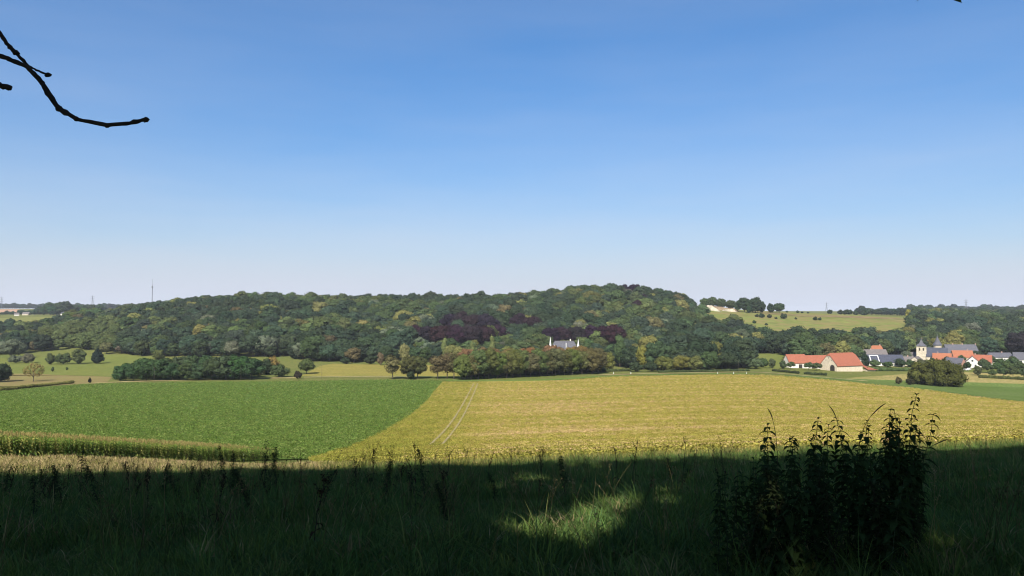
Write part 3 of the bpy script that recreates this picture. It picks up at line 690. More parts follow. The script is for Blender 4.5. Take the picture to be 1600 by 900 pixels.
# hedges, each one shrubby strip
def hedge(name, label, pts_, w, h, tint_, seed):
    r = np.random.default_rng(seed); P = []; Nn = []; mb = MB()
    A = np.array([(p.x, p.y) for p in pts_]); L = np.concatenate([[0], np.cumsum(np.hypot(*np.diff(A, axis=0).T))]); n = int(L[-1] / 1.3) + 2
    s = np.linspace(0, L[-1], n); X = np.interp(s, L, A[:, 0]); Y_ = np.interp(s, L, A[:, 1]); o = pts_[0]
    for x, y in zip(X, Y_):
        hh = h * r.uniform(.8, 1.15); c0 = np.array([x - o.x, y - o.y, Hs(x, y) - o.z + hh * .42]); sz = np.array([w * .6, w * .6, hh * .55]) * r.uniform(.9, 1.15)
        mb.add(c0 + ICO_V * sz * .9, None, ICO_T)
        d = unit(40, r); d = d[d[:, 2] > -.4]; P.append(c0 + d * sz * r.uniform(.9, 1.15, (len(d), 1))); Nn.append(d)
    P = np.vstack(P); Nn = np.vstack(Nn) + .6 * unit(len(P), r); Nn /= np.linalg.norm(Nn, axis=1)[:, None]
    V, Q = leaf_quads(P, Nn, r.uniform(.12, .3, len(P)), r); mb.add(V, Q)
    ob = tag(link(name, mb.mesh(name, M_LEAF), None, tuple(o)), label, 'hedge'); ob['tint'] = list(tint_)
    return ob
hedge('hedge', 'clipped dark hedge in front of the orchard', [hit(1532, 590.5), hit(1560, 592), hit(1600, 594), hit(1660, 595)], 2.0, 2.2, (.055, .065, .022), 1)
hedge('hedge', 'low dark hedge before the long barn wing', [hit(1208, 580.2), hit(1228, 582), hit(1247, 584)], 1.6, 1.7, (.035, .045, .02), 2)
hedge('hedge', 'low dark hedge before the barn gable', [hit(1258, 584.8), hit(1275, 586), hit(1290, 587)], 1.6, 1.7, (.035, .045, .02), 3)
hedge('hedge', 'green hedge running behind the dry meadow', [gp(1352, 540), gp(1385, 545), gp(1428, 550)], 2.5, 2.6, (.06, .085, .03), 4)
hedge('hedge', 'low hedge along the farm road', [hit(1030, 582.2), hit(1100, 581), hit(1170, 580)], 1.6, 1.5, (.05, .065, .025), 5)
hedge('hedge', 'low hedge past the end of the avenue', [hit(946, 581), hit(985, 580)], 1.6, 1.8, (.05, .065, .025), 6)
hedge('shade_strip', 'dark low undergrowth beneath the dense avenue trees', [gp(728, 452), gp(800, 463), gp(870, 478), gp(942, 492)], 3.0, 3.0, (.03, .04, .02), 8)  # dark leafy strip added in place of the shadow on the ground behind the trunks
hedge('scrub_row', 'ragged olive scrub along the corner of the beet field', [hit(-60, 617), hit(0, 611), hit(40, 606.5), hit(80, 602.5), hit(112, 599.5)], 2.2, 1.6, (.11, .11, .03), 7)
# distant belts of trees on the plateau
def belt(name, label, spans, dk, sp):
    P = []
    for x0, x1, Y0, Y1, h0, h1 in spans:
        for x in np.arange(x0, x1, sp):
            v = gp(x + R.uniform(-sp, sp) * .4, R.uniform(Y0, Y1)); P.append((v.x, v.y, v.z, R.uniform(h0, h1) / 15))
    P = np.array(P); n = len(P); s = P[:, 3]
    scatter(name, P[:, :3], [both_mesh(t) for t in FOR[:4]], rotz(n), np.column_stack([s * 1.3, s * 1.3, s]), R.integers(0, 4, n), np.array([jit(dk, .2) for _ in range(n)]), label, 'trees')
belt('treeline', 'dark belt of trees along the far plateau skyline', [(-250, 138, 2950, 3100, 14, 22), (145, 260, 2700, 2800, 14, 22)], (.028, .045, .026), 2.2)
belt('plateau_trees', 'scattered dark trees and hedges on the plateau', [(55, 160, 1650, 1800, 12, 20), (-200, 58, 1750, 1800, 5, 9), (80, 105, 1600, 1640, 18, 26), (30, 75, 1880, 1960, 8, 12)], (.035, .055, .028), 2.6)
belt('plateau_edge_trees', 'light green trees at the edge of the plateau field', [(105, 155, 1080, 1130, 11, 15)], (.065, .085, .028), 2.5)
belt('village_ridge_trees', 'dark belt of trees along the skyline behind the village', [(1340, 1440, 1500, 1700, 11, 17), (1420, 1900, 2250, 2500, 16, 26)], (.028, .046, .027), 2.6)

# ------------------------------------------------------------------ chalk quarry on the hill crest
M_CHALKROCK = plain('chalk_rock', (.38, .34, .26), .95, .35, .12)
M_SCREE = plain('quarry_soil', (.17, .125, .075), .95, .35, .15)
def cliff(name, label, xs_, Y0, hts, lean, mat, seed):
    r = np.random.default_rng(seed); n = len(xs_) * 4; x = np.linspace(xs_[0], xs_[-1], n); h = np.interp(x, xs_, hts); V = []; m = 6
    o = gp(x[0], Y0)
    for i in range(n):
        b = gp(x[i], Y0)
        for j in range(m):
            t = j / (m - 1)
            V.append((b.x - o.x + r.normal(0, .25), b.y - o.y + lean * t * h[i] + r.normal(0, .35) * (0 < j), b.z - o.z - 1.5 + t * (h[i] + 1.5) + r.normal(0, .25)))
        V.append((b.x - o.x, b.y - o.y + lean * h[i] + 14, b.z - o.z + h[i] - 1.0))
        V.append((b.x - o.x, b.y - o.y + lean * h[i] + 15, b.z - o.z - 6))
    k = m + 2; ix = np.arange(n * k).reshape(n, k)
    Q = np.stack([ix[:-1, :-1], ix[1:, :-1], ix[1:, 1:], ix[:-1, 1:]], -1).reshape(-1, 4)
    return tag(link(name, mesh_np(name, V, Q, None, (mat,)), None, tuple(o)), label, 'quarry', kind='structure')
cliff('quarry_slope', 'reddish bare quarry slope under the hilltop trees', [1086, 1094, 1110, 1130, 1148, 1156], 1085, [1, 4.5, 6, 5.5, 5, .5], 1.3, M_SCREE, 3)
cliff('chalk_face', 'white chalk face at the end of the quarry near the wood', [1103, 1106, 1112, 1120, 1127], 1040, [1, 7.5, 8, 4, 1], .25, M_CHALKROCK, 1)
cliff('chalk_face', 'low white chalk face in the middle of the quarry', [1130, 1134, 1140, 1147, 1151], 1068, [1, 3.5, 4, 4, 1], .3, M_CHALKROCK, 2)

# ------------------------------------------------------------------ buildings
M_TILE = plain('red_roof_tiles', (.25, .088, .052), .85, .18, 1.2, stretch=(1, 1, 3))
M_TILE2 = plain('orange_roof_tiles', (.27, .105, .056), .85, .18, 1.2, stretch=(1, 1, 3))
M_SLATE = plain('slate_roof', (.085, .085, .098), .7, .25, 1.5, .2)
M_SLATEB = plain('blue_slate_roof', (.05, .055, .075), .7, .25, 1.5, .2)
M_GREYT = plain('grey_roof_tiles', (.13, .115, .11), .85, .2, 1.5)
M_WHITE = plain('white_plaster', (.60, .57, .51), .9, .08, .8)
M_CREAM = plain('cream_limestone', (.50, .43, .32), .9, .14, .7)
M_STONE = plain('grey_beige_stone', (.42, .37, .28), .9, .2, .6)
M_BRICK = plain('pink_brick', (.36, .20, .15), .9, .15, 1.5)
M_WIN = plain('window_glass', (.03, .035, .045), .15, .2, 1., .5)
M_DOORD = plain('dark_door', (.03, .025, .02), .7, .2, 2.)
M_TRIM = plain('white_trim', (.62, .62, .60), .7, .05, 2.)
M_CHIM = plain('chimney_brick', (.3, .2, .16), .9, .2, 2.)
M_METAL = plain('galvanised_steel', (.16, .17, .19), .5, .1, 2., .4)
def gable_walls(w, l, he, hr, hip=0.):
    """walls with gable ends on the x = +-l/2 faces; ridge along x"""
    x, y = l / 2, w / 2; mb = MB()
    V = [(-x,-y,-2),(x,-y,-2),(x,y,-2),(-x,y,-2),(-x,-y,he),(x,-y,he),(x,y,he),(-x,y,he)]
    Q = [(0,1,5,4),(2,3,7,6),(1,2,6,5),(3,0,4,7)]
    if hip < 1:
        zt = he + (hr - he) * (1 - hip); yt = y * hip
        V += [(-x,-yt,zt),(-x,yt,zt),(x,-yt,zt),(x,yt,zt)]
        Q += [(4,8,9,7),(6,11,10,5)]
    return mb.add(V, Q)
def gable_roof(w, l, he, hr, over=.5, th=.28, hip=0.):
    mb = MB(); x, y = l / 2 + over * .5, w / 2
    sl = (hr - he) / y; yo = y + over; ze = he - over * sl
    xr = x - hip * (w / 2) * .9
    for s in (-1, 1):
        zt = he + (hr - he) * (1 - hip); yt = y * hip
        P = [(-x, s*yo, ze), (x, s*yo, ze), (x, s*yt, zt), (xr, 0, hr), (-xr, 0, hr), (-x, s*yt, zt)] if hip else [(-x, s*yo, ze), (x, s*yo, ze), (x, 0, hr), (-x, 0, hr)]
        n = len(P); V = [(a, b, c + .03) for a, b, c in P] + [(a, b, c + .03 + th) for a, b, c in P]
        if n == 4: mb.add(V, [(0,1,2,3),(4,7,6,5),(0,4,5,1),(1,5,6,2),(2,6,7,3),(3,7,4,0)])
        else: mb.add(V, [(0,1,2,5),(2,3,4,5),(6,11,8,7),(8,11,10,9),(0,6,7,1),(1,7,8,2),(2,8,9,3),(3,9,10,4),(4,10,11,5),(5,11,6,0)])
    if hip:
        for s in (-1, 1):
            zt = he + (hr - he) * (1 - hip); yt = y * hip
            V = [(s*x, -yt, zt+.03), (s*x, yt, zt+.03), (s*xr, 0, hr+.03), (s*x, -yt, zt+.03+th), (s*x, yt, zt+.03+th), (s*xr, 0, hr+.03+th)]
            mb.add(V, [(0,1,4,3)], [(0,2,1),(3,4,5)])
    return mb
def part(name, mb, mat, parent, label=None):
    o = link(name, mb.mesh(name, mat), parent)
    if label: o['label'] = label
    return o
def window(parent, face, u, z, w, h, l, wd, mat=None, name='window'):
    """pane in a white frame on one wall: face is -y, +y, -x or +x; u runs along the wall"""
    def bx(a0, a1, z0, z1, d0, d1):
        m = MB()
        if face == '-y': m.box(a0, a1, -wd / 2 - d1, -wd / 2 - d0, z0, z1)
        elif face == '-x': m.box(-l / 2 - d1, -l / 2 - d0, a0, a1, z0, z1)
        elif face == '+x': m.box(l / 2 + d0, l / 2 + d1, a0, a1, z0, z1)
        return m
    o = part(name, bx(u - w / 2, u + w / 2, z, z + h, -.05, .02), mat or M_WIN, parent)
    if name == 'window':
        f = MB()
        for a0, a1, z0, z1 in ((u - w/2 - .1, u + w/2 + .1, z - .12, z), (u - w/2 - .1, u + w/2 + .1, z + h, z + h + .1), (u - w/2 - .1, u - w/2, z, z + h), (u + w/2, u + w/2 + .1, z, z + h)):
            v = bx(a0, a1, z0, z1, -.04, .05).arrays(); f.add(v[0], v[1])
        part('frame', f, M_TRIM, o)
    return o
def house(name, label, cat, loc, rz, w, l, he, hr, wall, roof, wins=(), door=None, chim=(), hip=0., over=.5, group=None):
    t = thing(name, label, cat, loc, math.radians(rz), group)
    part('wall', gable_walls(w, l, he, hr, hip), wall, t)
    rf = part('roof', gable_roof(w, l, he, hr, over, hip=hip), roof, t)
    for cx in chim: part('chimney', MB().box(cx - .4, cx + .4, -.35, .35, hr - 1.0, hr + 1.3), M_CHIM, rf)
    for f, u, z, ww, hh in wins: window(t, f, u, z, ww, hh, l, w)
    if door: window(t, *door, l, w, M_DOORD, 'door')
    return t
# white barn with red half-hipped roof, its long wings and lean-to
BA = gp(1313, 535)
barn = house('barn', 'large limestone barn with red half-hipped roof and arched dark door', 'barn', BA, 25, 14.5, 24, 4.2, 12.0, M_CREAM, M_TILE, hip=.22, over=.6)
arch = MB(); n = 9; th = np.linspace(0, math.pi, n)
pf = [(-1.9, -.5), (1.9, -.5)] + [(1.9 * math.cos(a), 2.7 + 1.7 * math.sin(a)) for a in th]
V = [(-12.06, y - 3.2, z) for y, z in pf] + [(-11.9, y - 3.2, z) for y, z in pf]; k = len(pf)
Qd = [(i, (i + 1) % k, k + (i + 1) % k, k + i) for i in range(k)]; Tt = [(0, i + 1, i) for i in range(1, k - 1)]
part('arched_door', arch.add(V, Qd, Tt), M_DOORD, barn, 'dark arched barn doorway in the gable')
for u, z in ((-2.5, 7.2), (2.2, 7.0), (0, 8.6)): part('vent_slit', MB().box(-12.05, -11.95, u - .18, u + .18, z, z + .7), M_DOORD, barn)
part('eave_board', MB().box(-12.2, 12.2, -7.36, -7.26, 3.75, 4.05), M_DOORD, barn)
house('barn_wing', 'long white farm wing with red roof joined to the barn', 'farm wing', gp(1268, 552), 8, 9.5, 24, 4.0, 8.8, M_WHITE, M_TILE, wins=[('-y', -6, 1.2, 1, 1.2), ('-y', 2, 1.2, 1, 1.2), ('-y', 6, 1.2, 1, 1.2)], door=('-y', -2, -.3, 2.4, 2.6), over=.5)
house('barn_wing', 'end wing of the farm with red roof beside the small meadow', 'farm wing', gp(1241, 549), 10, 9, 14, 3.8, 9.2, M_WHITE, M_TILE, wins=[('-y', -4, 1.2, 1, 1.2)], door=('-y', 1.5, -.4, 2.8, 3), over=.5)
lean = thing('lean_to', 'low red lean-to roof against the far end of the barn', 'shed', gp(1352, 541), math.radians(25))
part('wall', MB().box(-4, 4, -4, 4, -2, 1.2), M_CREAM, lean)
part('roof', MB().add([(-4.5,-5,1.1),(5,-5,.8),(5,4.5,.8),(-4.5,4.5,5.4),(-4.5,-5,1.5),(5,-5,1.1),(5,4.5,1.1),(-4.5,4.5,5.8)], [(3,2,1,0),(4,5,6,7),(0,1,5,4),(1,2,6,5),(2,3,7,6),(3,0,4,7)]), M_TILE, lean)
for i, (x, Yp, lab) in enumerate([(1205, 535, 'slim young tree at the start of the farm hedge'), (1222, 530, 'young tree before the farm end wing'), (1234, 526, 'clipped tree before the farm end wing door'), (1262, 522, 'clipped flat tree before the long farm wing'), (1275, 520, 'clipped flat tree next to the barn gable')]):
    plant_tree('yard_tree', lab, 'tree', ORCH[i % 2] if i > 1 else SHRUB[1], gp(x, Yp), [7, 6, 5, 5.2, 5.2][i], [.8, .9, 1.1, 1.3, 1.2][i], jit((.06, .08, .035)))
# village houses
W2 = lambda a, b, z=1.0: [('-y', a, z, 1, 1.3), ('-y', b, z, 1, 1.3)]
house('village_house', 'long house with orange roof behind the grey-roofed row', 'house', gp(1358, 668), 2, 9, 19, 7.6, 11.6, M_WHITE, M_TILE2, W2(-5, 4, 4.5), chim=(-8.5, 8.5))
house('village_house', 'long grey-roofed white house behind the solar roof', 'house', gp(1353, 640), -4, 10, 30, 5.2, 10.0, M_WHITE, M_GREYT, [('-x', 0, 5.5, 1, 1.2)] + W2(-6, 6), chim=(3,))
sh = house('village_house', 'white house with dark blue roof and solar panels', 'house', gp(1380, 602), -8, 11, 26, 2.9, 8.2, M_WHITE, M_SLATEB, [('+x', 0, 4, 1.4, 1.4), ('+x', -2.6, .6, 1.4, 1.4), ('-y', 2, .5, 1.6, 1.2), ('-y', 7, .5, 1.6, 1.2)], chim=())
sn = math.atan2(5.3, 5.5)
pnl = MB()
for x0, x1, a0, a1 in ((-11.6, -11.0, .6, 5.4), (-5.6, -5.0, .6, 5.4), (-11.0, -5.6, .6, .95)):
    P = [(x0, -a0), (x1, -a0), (x1, -a1), (x0, -a1)]
    f = lambda y, d: 8.2 + y * (5.3 / 5.5) + .34 + d
    pnl.add([(x, y, f(y, 0)) for x, y in P] + [(x, y, f(y, .12)) for x, y in P], [(0,1,2,3),(4,7,6,5),(0,4,5,1),(1,5,6,2),(2,6,7,3),(3,7,4,0)])
part('panel_frame', pnl, M_TRIM, sh, 'white frame around the solar panel')
house('village_house', 'low house with brown gable and grey roof before the church', 'house', gp(1430, 606), 52, 10, 15, 3.0, 7.0, M_STONE, M_GREYT, [('-x', -2, .8, 1.2, 1.2), ('-x', 2, .8, 1.2, 1.2)])
house('village_house', 'small grey-roofed house between solar roof and church', 'house', gp(1412, 608), -35, 9, 12, 3.0, 6.8, M_STONE, M_GREYT, W2(-3, 3), chim=(2,))
house('village_house', 'white house with orange roof and gable beside the slate nave', 'house', gp(1470, 618), -30, 9, 13, 4.4, 9.2, M_WHITE, M_TILE2, [('+x', 0, 4.6, 1.4, 1.5), ('+x', -2, 1, 1.4, 1.5), ('+x', 2, 1, 1.4, 1.5)], chim=(-3,))
house('village_house', 'brick house with dark roof just behind the round tree clump', 'house', gp(1490, 585), -52, 11, 12, 2.8, 7.8, M_BRICK, M_SLATE, [('+x', -2.4, .8, 1.4, 1.4), ('+x', 2.4, .8, 1.4, 1.4), ('-y', 0, .6, 1.6, 1.3)])
house('village_house', 'orange-roofed cream house below the castle roof', 'house', gp(1501, 635), -14, 10, 15, 5.6, 10.6, M_CREAM, M_TILE2, [('+x', 0, 6, 1.2, 1.5)] + W2(-4, 3, 2.5), chim=(4,))
house('village_house', 'low dull red-roofed house before the orange cream house', 'house', gp(1489, 620), -8, 8, 13, 3.2, 6.4, M_BRICK, M_TILE, W2(-3, 3))
house('village_house', 'white house with round-topped pale gable near parked cars', 'house', gp(1517, 598), 60, 9, 12, 4.2, 8.4, M_WHITE, M_GREYT, [('-x', -2, 1, 1.3, 1.5), ('-x', 2, 1, 1.3, 1.5), ('-x', 0, 4.6, 1.3, 1.5)])
house('village_house', 'white-gabled house with red roof nearest the orchard', 'house', gp(1531, 600), -35, 10, 14, 4.0, 9.4, M_WHITE, M_TILE, [('+x', 0, 5, 1.4, 1.4), ('+x', -2.4, 1, 1.4, 1.4), ('+x', 2.4, 1, 1.4, 1.4), ('-y', 0, 1, 2, 1.4)], chim=(-4,))
house('village_house', 'long low white house with dark roof above the orchard', 'house', gp(1559, 655), -3, 9, 18, 4.4, 7.8, M_WHITE, M_SLATE, [('-y', u, 1.8, 1.3, 1.4) for u in (-6, -2, 2, 6)], chim=(2,))
house('village_house', 'dark-roofed white house at the picture edge above the orchard', 'house', gp(1598, 645), -25, 11, 16, 3.4, 8.8, M_WHITE, M_SLATE, [('-y', -3, 1, 1.4, 1.4), ('+x', 0, 4, 1.2, 1.2)])
house('village_house', 'small grey-roofed house to the side of the church tower', 'house', gp(1428, 640), 0, 8, 9, 5, 8.2, M_STONE, M_GREYT, W2(-2, 2, 2.5))
# church: square tower with pyramid cap, slate nave
ch = thing('church', 'stone church tower with dark pyramid cap and blue slate nave', 'church', gp(1438, 630), math.radians(-28))
part('tower', MB().box(-3.6, 3.6, -3.6, 3.6, -2, 14.2), M_STONE, ch)
cap = MB().add([(-4.1,-4.1,14.2),(4.1,-4.1,14.2),(4.1,4.1,14.2),(-4.1,4.1,14.2),(-1.6,-1.6,16.6),(1.6,-1.6,16.6),(1.6,1.6,16.6),(-1.6,1.6,16.6),(0,0,20)], [(3,2,1,0),(0,1,5,4),(1,2,6,5),(2,3,7,6),(3,0,4,7)], [(4,5,8),(5,6,8),(6,7,8),(7,4,8)])
rf = part('roof', cap, M_SLATE, ch); part('finial', MB().tube([(0,0,19.6),(0,0,21.4)], .1, 6), M_METAL, rf)
for s in (-1.4, 1.4): part('belfry_opening', MB().box(s - .5, s + .5, -3.68, -3.55, 10.6, 12.8), M_DOORD, ch)
for s in (-1.4, 1.4): part('belfry_opening', MB().box(3.55, 3.68, s - .5, s + .5, 10.6, 12.8), M_DOORD, ch)
v = gable_walls(9, 15, 6.6, 13).arrays(); part('nave_wall', MB().add(v[0] + np.array([11.0, 0, 0]), v[1]), M_STONE, ch)
v = gable_roof(9, 15, 6.6, 13).arrays(); part('nave_roof', MB().add(v[0] + np.array([11.0, 0, 0]), v[1]), M_SLATEB, ch)
for u in (6.5, 10, 13.5): part('nave_window', MB().box(u - .5, u + .5, -4.56, -4.44, 2.4, 5.4), M_WIN, ch)
# castle: long slate-roofed range and a round turret with bell-shaped cap
ca = house('castle', 'long cream castle range with grey slate roof behind the village', 'castle', gp(1498, 672), -4, 12, 26, 6.5, 13.4, M_CREAM, M_SLATE, [('-y', u, 3, 1.3, 2.2) for u in (-11, -6, -1, 4, 9)], chim=(-6, 2, 13))
tu = thing('castle_turret', 'round castle turret with pointed bell-shaped slate cap', 'turret', gp(1463, 668))
def lathe(prof, n=16):
    prof = np.array(prof); th = np.arange(n) * 2 * math.pi / n; m = len(prof)
    V = np.stack([prof[:, None, 0] * np.cos(th), prof[:, None, 0] * np.sin(th), np.repeat(prof[:, 1:2], n, 1)], -1).reshape(-1, 3)
    i = np.arange(m - 1)[:, None] * n; j = np.arange(n)[None]; k = (j + 1) % n
    return MB().add(V, np.stack([i + j, i + k, i + n + k, i + n + j], -1).reshape(-1, 4))
part('wall', lathe([(3.2, -2), (3.2, 13)]), M_CREAM, tu)
rf = part('roof', lathe([(3.9, 12.9), (3.3, 14.2), (2.2, 15.8), (1.5, 17.6), (1.1, 18.6), (.25, 21), (.02, 21.6)]), M_SLATE, tu)
part('finial', MB().tube([(0, 0, 21.3), (0, 0, 23)], .09, 6), M_METAL, rf)
# turreted white mansion showing over the avenue
cz = CHAT.z
mn = thing('mansion', 'white mansion with dark hipped roof and two white pointed turrets', 'mansion', CHAT, math.radians(-4))
zr = at(881, 533.0, 560).z - cz; zeave = at(881, 544.5, 560).z - cz
part('wall', MB().box(-9.5, 9.5, -6, 6, -2, zeave), M_WHITE, mn)
mr_ = MB().add([(-9.9,-6.4,zeave),(9.9,-6.4,zeave),(9.9,6.4,zeave),(-9.9,6.4,zeave),(-6.6,-1.6,zr),(7.2,-1.6,zr),(7.2,1.6,zr),(-6.6,1.6,zr)], [(3,2,1,0),(4,5,6,7),(0,1,5,4),(1,2,6,5),(2,3,7,6),(3,0,4,7)])
rf = part('roof', mr_, M_SLATE, mn)
part('ridge_trim', MB().box(-6.8, 7.4, -1.75, 1.75, zr + .01, zr + .2), M_GREYT, rf)
for x in (4.6,): part('chimney', MB().box(x - .4, x + .4, -.5, .5, zr + .3, zr + 1.5), M_WHITE, rf)
part('downpipe', MB().box(1.3, 1.7, -6.5, -6.3, 0, zeave + .1), M_TRIM, mn)
v = MB().add([(-8.6,-6.6,zeave-.5),(-4.6,-6.6,zeave-.5),(-6.6,-6.6,zeave+3.0),(-8.6,-2,zeave-.5),(-4.6,-2,zeave-.5),(-6.6,-2,zeave+3.0)], [(0,3,5,2),(1,2,5,4)], [(0,2,1),(3,4,5)])
part('dormer', v, M_WHITE, mn)
for sx in (2.6, 5.8): window(mn, '-y', sx, zeave - 2.2, 1.2, 1.8, 19, 12)
part('window', MB().box(1.35, 1.75, -6.3, -3.9, zeave + .4, zeave + 4.2), M_TRIM, mn, 'tall narrow white dormer strip on the roof')
for sx, x, yt in ((-1, 860, 526), (1, 903, 529)):
    X = (x - 881) / F * 560; zt = at(x, yt, 560).z - cz; zb = at(x, 541, 560).z - cz
    tw = part('turret', MB().tube([(X, -5.5, -2), (X, -5.5, zb)], [1.2, 1.1], 12), M_WHITE, mn)
    part('turret_cap', MB().tube([(X, -5.5, zb), (X, -5.5, zb + .5 * (zt - zb)), (X, -5.5, zt)], [.85, .42, .05], 12), M_TRIM, tw)
for i, (x, Yp, h, w, tn, lab) in enumerate([(1395, 600, 6, 1.2, MID, 'rounded tree before the dark blue roof'), (1405, 590, 6, 1.1, DK, 'dark rounded tree between solar house and grey-roofed house'), (1421, 590, 5.5, 1.2, MID, 'bush before the low grey-roofed house'),
        (1440, 588, 6, 1.3, LIT, 'light green bush before the church tower'), (1455, 600, 7, 1, MID, 'tree before the slate nave'), (1478, 606, 8, .9, DK, 'dark tree between orange gable and brick house'), (1500, 612, 9, .8, MID, 'tree before the orange-roofed cream house'),
        (1508, 580, 5, 1.1, DK, 'dark bush behind the parked cars'), (1544, 615, 9, 1.1, MID, 'tree behind the red roof nearest the orchard'), (1525, 640, 11, 1, DK, 'dark tree beside the castle gable'), (1580, 620, 8, 1.2, MID, 'tree hiding the end of the low white house'), (1365, 588, 5, 1.4, LIT, 'light bush before the solar house wall'), (1385, 585, 4, 1.5, MID, 'low bush before the solar house'), (1330, 610, 9, 1, DK, 'dark tree behind the barn ridge'), (1415, 640, 10, 1, GRY, 'grey-green tree beside the small house and church')]):
    plant_tree('village_tree', lab, 'tree', BUSH[i % 3] if h < 7 else SHRUB[i % 3], gp(x, Yp), h, w, jit(tn))
# parked cars in the village
def car(label, loc, rz, paint):
    t = thing('parked_car', label, 'car', loc, math.radians(rz))
    prof = [(-2.1,.3),(2.1,.3),(2.15,.75),(1.2,.9),(.5,1.42),(-1.2,1.45),(-1.9,.95),(-2.15,.85)]
    k = len(prof); V = [(x, -.85, z) for x, z in prof] + [(x, .85, z) for x, z in prof]
    part('body', MB().add(V, [(i, (i+1) % k, k + (i+1) % k, k + i) for i in range(k)], [(0, i, i+1) for i in range(1, k-1)] + [(k, k+i+1, k+i) for i in range(1, k-1)]), paint, t)
    for s in (-1, 1): part('side_window', MB().add([(-1.5,s*.865,.98),(.85,s*.865,.98),(.4,s*.865,1.36),(-1.15,s*.865,1.38)], [(0,1,2,3)]), M_WIN, t)
    for x in (-1.35, 1.35):
        for s in (-1, 1): part('wheel', MB().tube([(x, s*.7, .32), (x, s*.9, .32)], .32, 12), M_DOORD, t)
M_CARW = plain('white_car_paint', (.75, .75, .75), .3, .03, 1., .5); M_CARD = plain('dark_car_paint', (.05, .06, .08), .3, .1, 1., .5)
car('white car parked before the white-gabled village house', gp(1506, 566), -20, M_CARW)
car('dark car parked before the brick village house', gp(1499, 562), 10, M_CARD)
car('white car parked beside a dark car near the orchard', gp(1512, 572), 40, M_CARW)
# buildings on the far plateau
house('far_farmhouse', 'tiny white farmhouse on the plateau in front of dark trees', 'house', gp(105, 1560), 0, 8, 20, 3.2, 6, M_WHITE, M_SLATE)
house('far_farmhouse', 'tiny white cottage at the edge of the plateau village', 'house', gp(27, 1640), 30, 7, 9, 3, 6, M_WHITE, M_GREYT)
house('far_farmhouse', 'tiny red-roofed farmhouse on the plateau near the wood', 'house', gp(158, 1950), -30, 14, 30, 7, 14, M_WHITE, M_TILE)
house('far_farmhouse', 'tiny grey-roofed house in the plateau village', 'house', gp(42, 1690), 0, 8, 14, 3, 6.5, M_STONE, M_GREYT)
# ------------------------------------------------------------------ mast, pylons, poles, road posts
def mast(label, x, Yp, ytop, r0):
    b = gp(x, Yp); h = at(x, ytop, Yp).z - b.z; t = thing('radio_mast', label, 'mast', b)
    part('shaft', MB().tube([(0, 0, -1), (0, 0, h * .8), (0, 0, h * .82), (0, 0, h)], [r0, r0, r0 * .35, r0 * .25], 8), M_METAL, t)
    part('antenna_drum', MB().tube([(0, 0, h * .74), (0, 0, h * .79)], r0 * 1.9, 10), M_METAL, t)
mast('thin tall radio mast rising behind the wooded ridge', 238, 1500, 436, .75)
def pylon(label, x, Yp, ytop, ybase):
    b = gp(x, Yp); b.z = min(b.z, at(x, ybase + 3, Yp).z); h = at(x, ytop, Yp).z - b.z; t = thing('pylon', label, 'pylon', b)
    w = h * .10; m = MB()
    for sx in (-1, 1):
        for sy in (-1, 1): m.tube([(sx * w, sy * w, 0), (sx * w * .3, sy * w * .3, h * .6), (0, 0, h)], [h * .010, h * .008, h * .006], 4)
    part('lattice_tower', m, M_METAL, t)
    for k, z in enumerate((.58, .74, .9)): part('cross_arm', MB().tube([(-h * .15, 0, h * z), (0, 0, h * (z + .02)), (h * .15, 0, h * z)], h * .008, 4), M_METAL, t)
pylon('faint electricity pylon at the picture edge above the plateau', 3, 2900, 463, 474)
pylon('faint electricity pylon on the plateau skyline near the wooded hill', 145, 2850, 461, 475)
pylon('faint electricity pylon beyond the hill pasture', 1291, 2600, 472, 488)
pylon('electricity pylon on the wooded skyline behind the village', 1509, 2300, 467, 487)
def pole(label, x, Yp, h):
    t = thing('utility_pole', label, 'pole', gp(x, Yp))
    part('post', MB().tube([(0, 0, -.5), (0, 0, h)], [.075, .055], 8), M_BARK, t); part('crossbar', MB().tube([(-.5, 0, h - .4), (.5, 0, h - .4)], .035, 6), M_BARK, t)
pole('thin pole standing before the dense thicket', 243, 418, 8); pole('thin pole at the end of the dense thicket', 378, 422, 7.5); pole('pale pole beside the stubble field', 504, 438, 8); pole('thin pole along the farm road below the willow', 1153, 470, 8)
for x, lab in ((958, 'end of the avenue'), (985, 'golden-crowned tree'), (1120, 'olive roadside bushes'), (1145, 'silvery willow'), (1165, 'small meadow corner')):
    p = hit(x, 585); t = thing('marker_post', 'short white road marker post near the %s' % lab, 'post', gp(x, p.y + 6))
    part('post', MB().box(-.18, .18, -.08, .08, -.3, 1.1), M_TRIM, t); part('band', MB().box(-.19, .19, -.09, .09, .7, .85), M_DOORD, t)

# ------------------------------------------------------------------ crops and grasses
def blades(mb, r, n, spread, h0, h1, w, bend=.5, segs=3, base=None):
    for _ in range(n):
        a = r.uniform(0, 6.28); d = r.uniform(0, spread); h = r.uniform(h0, h1); b = a + r.normal(0, .9); k = bend * r.uniform(.3, 1.4)
        t = np.linspace(0, 1, segs + 1)
        x = d * math.cos(a) + math.cos(b) * k * h * t ** 2; y = d * math.sin(a) + math.sin(b) * k * h * t ** 2; z = h * (t - .35 * k * t ** 2)
        c = np.array([math.cos(b + 1.4), math.sin(b + 1.4), 0]); ww = w * (1 - t ** 1.6) * r.uniform(.7, 1.3)
        P = np.column_stack([x, y, z]); V = np.empty((2 * (segs + 1), 3)); V[0::2] = P - ww[:, None] * c; V[1::2] = P + ww[:, None] * c
        mb.add(V, [(2*i, 2*i+1, 2*i+3, 2*i+2) for i in range(segs)])
    return mb
def tuft(seed, *a, **k): return blades(MB(), np.random.default_rng(seed), *a, **k).mesh('tuft', M_GRASS)
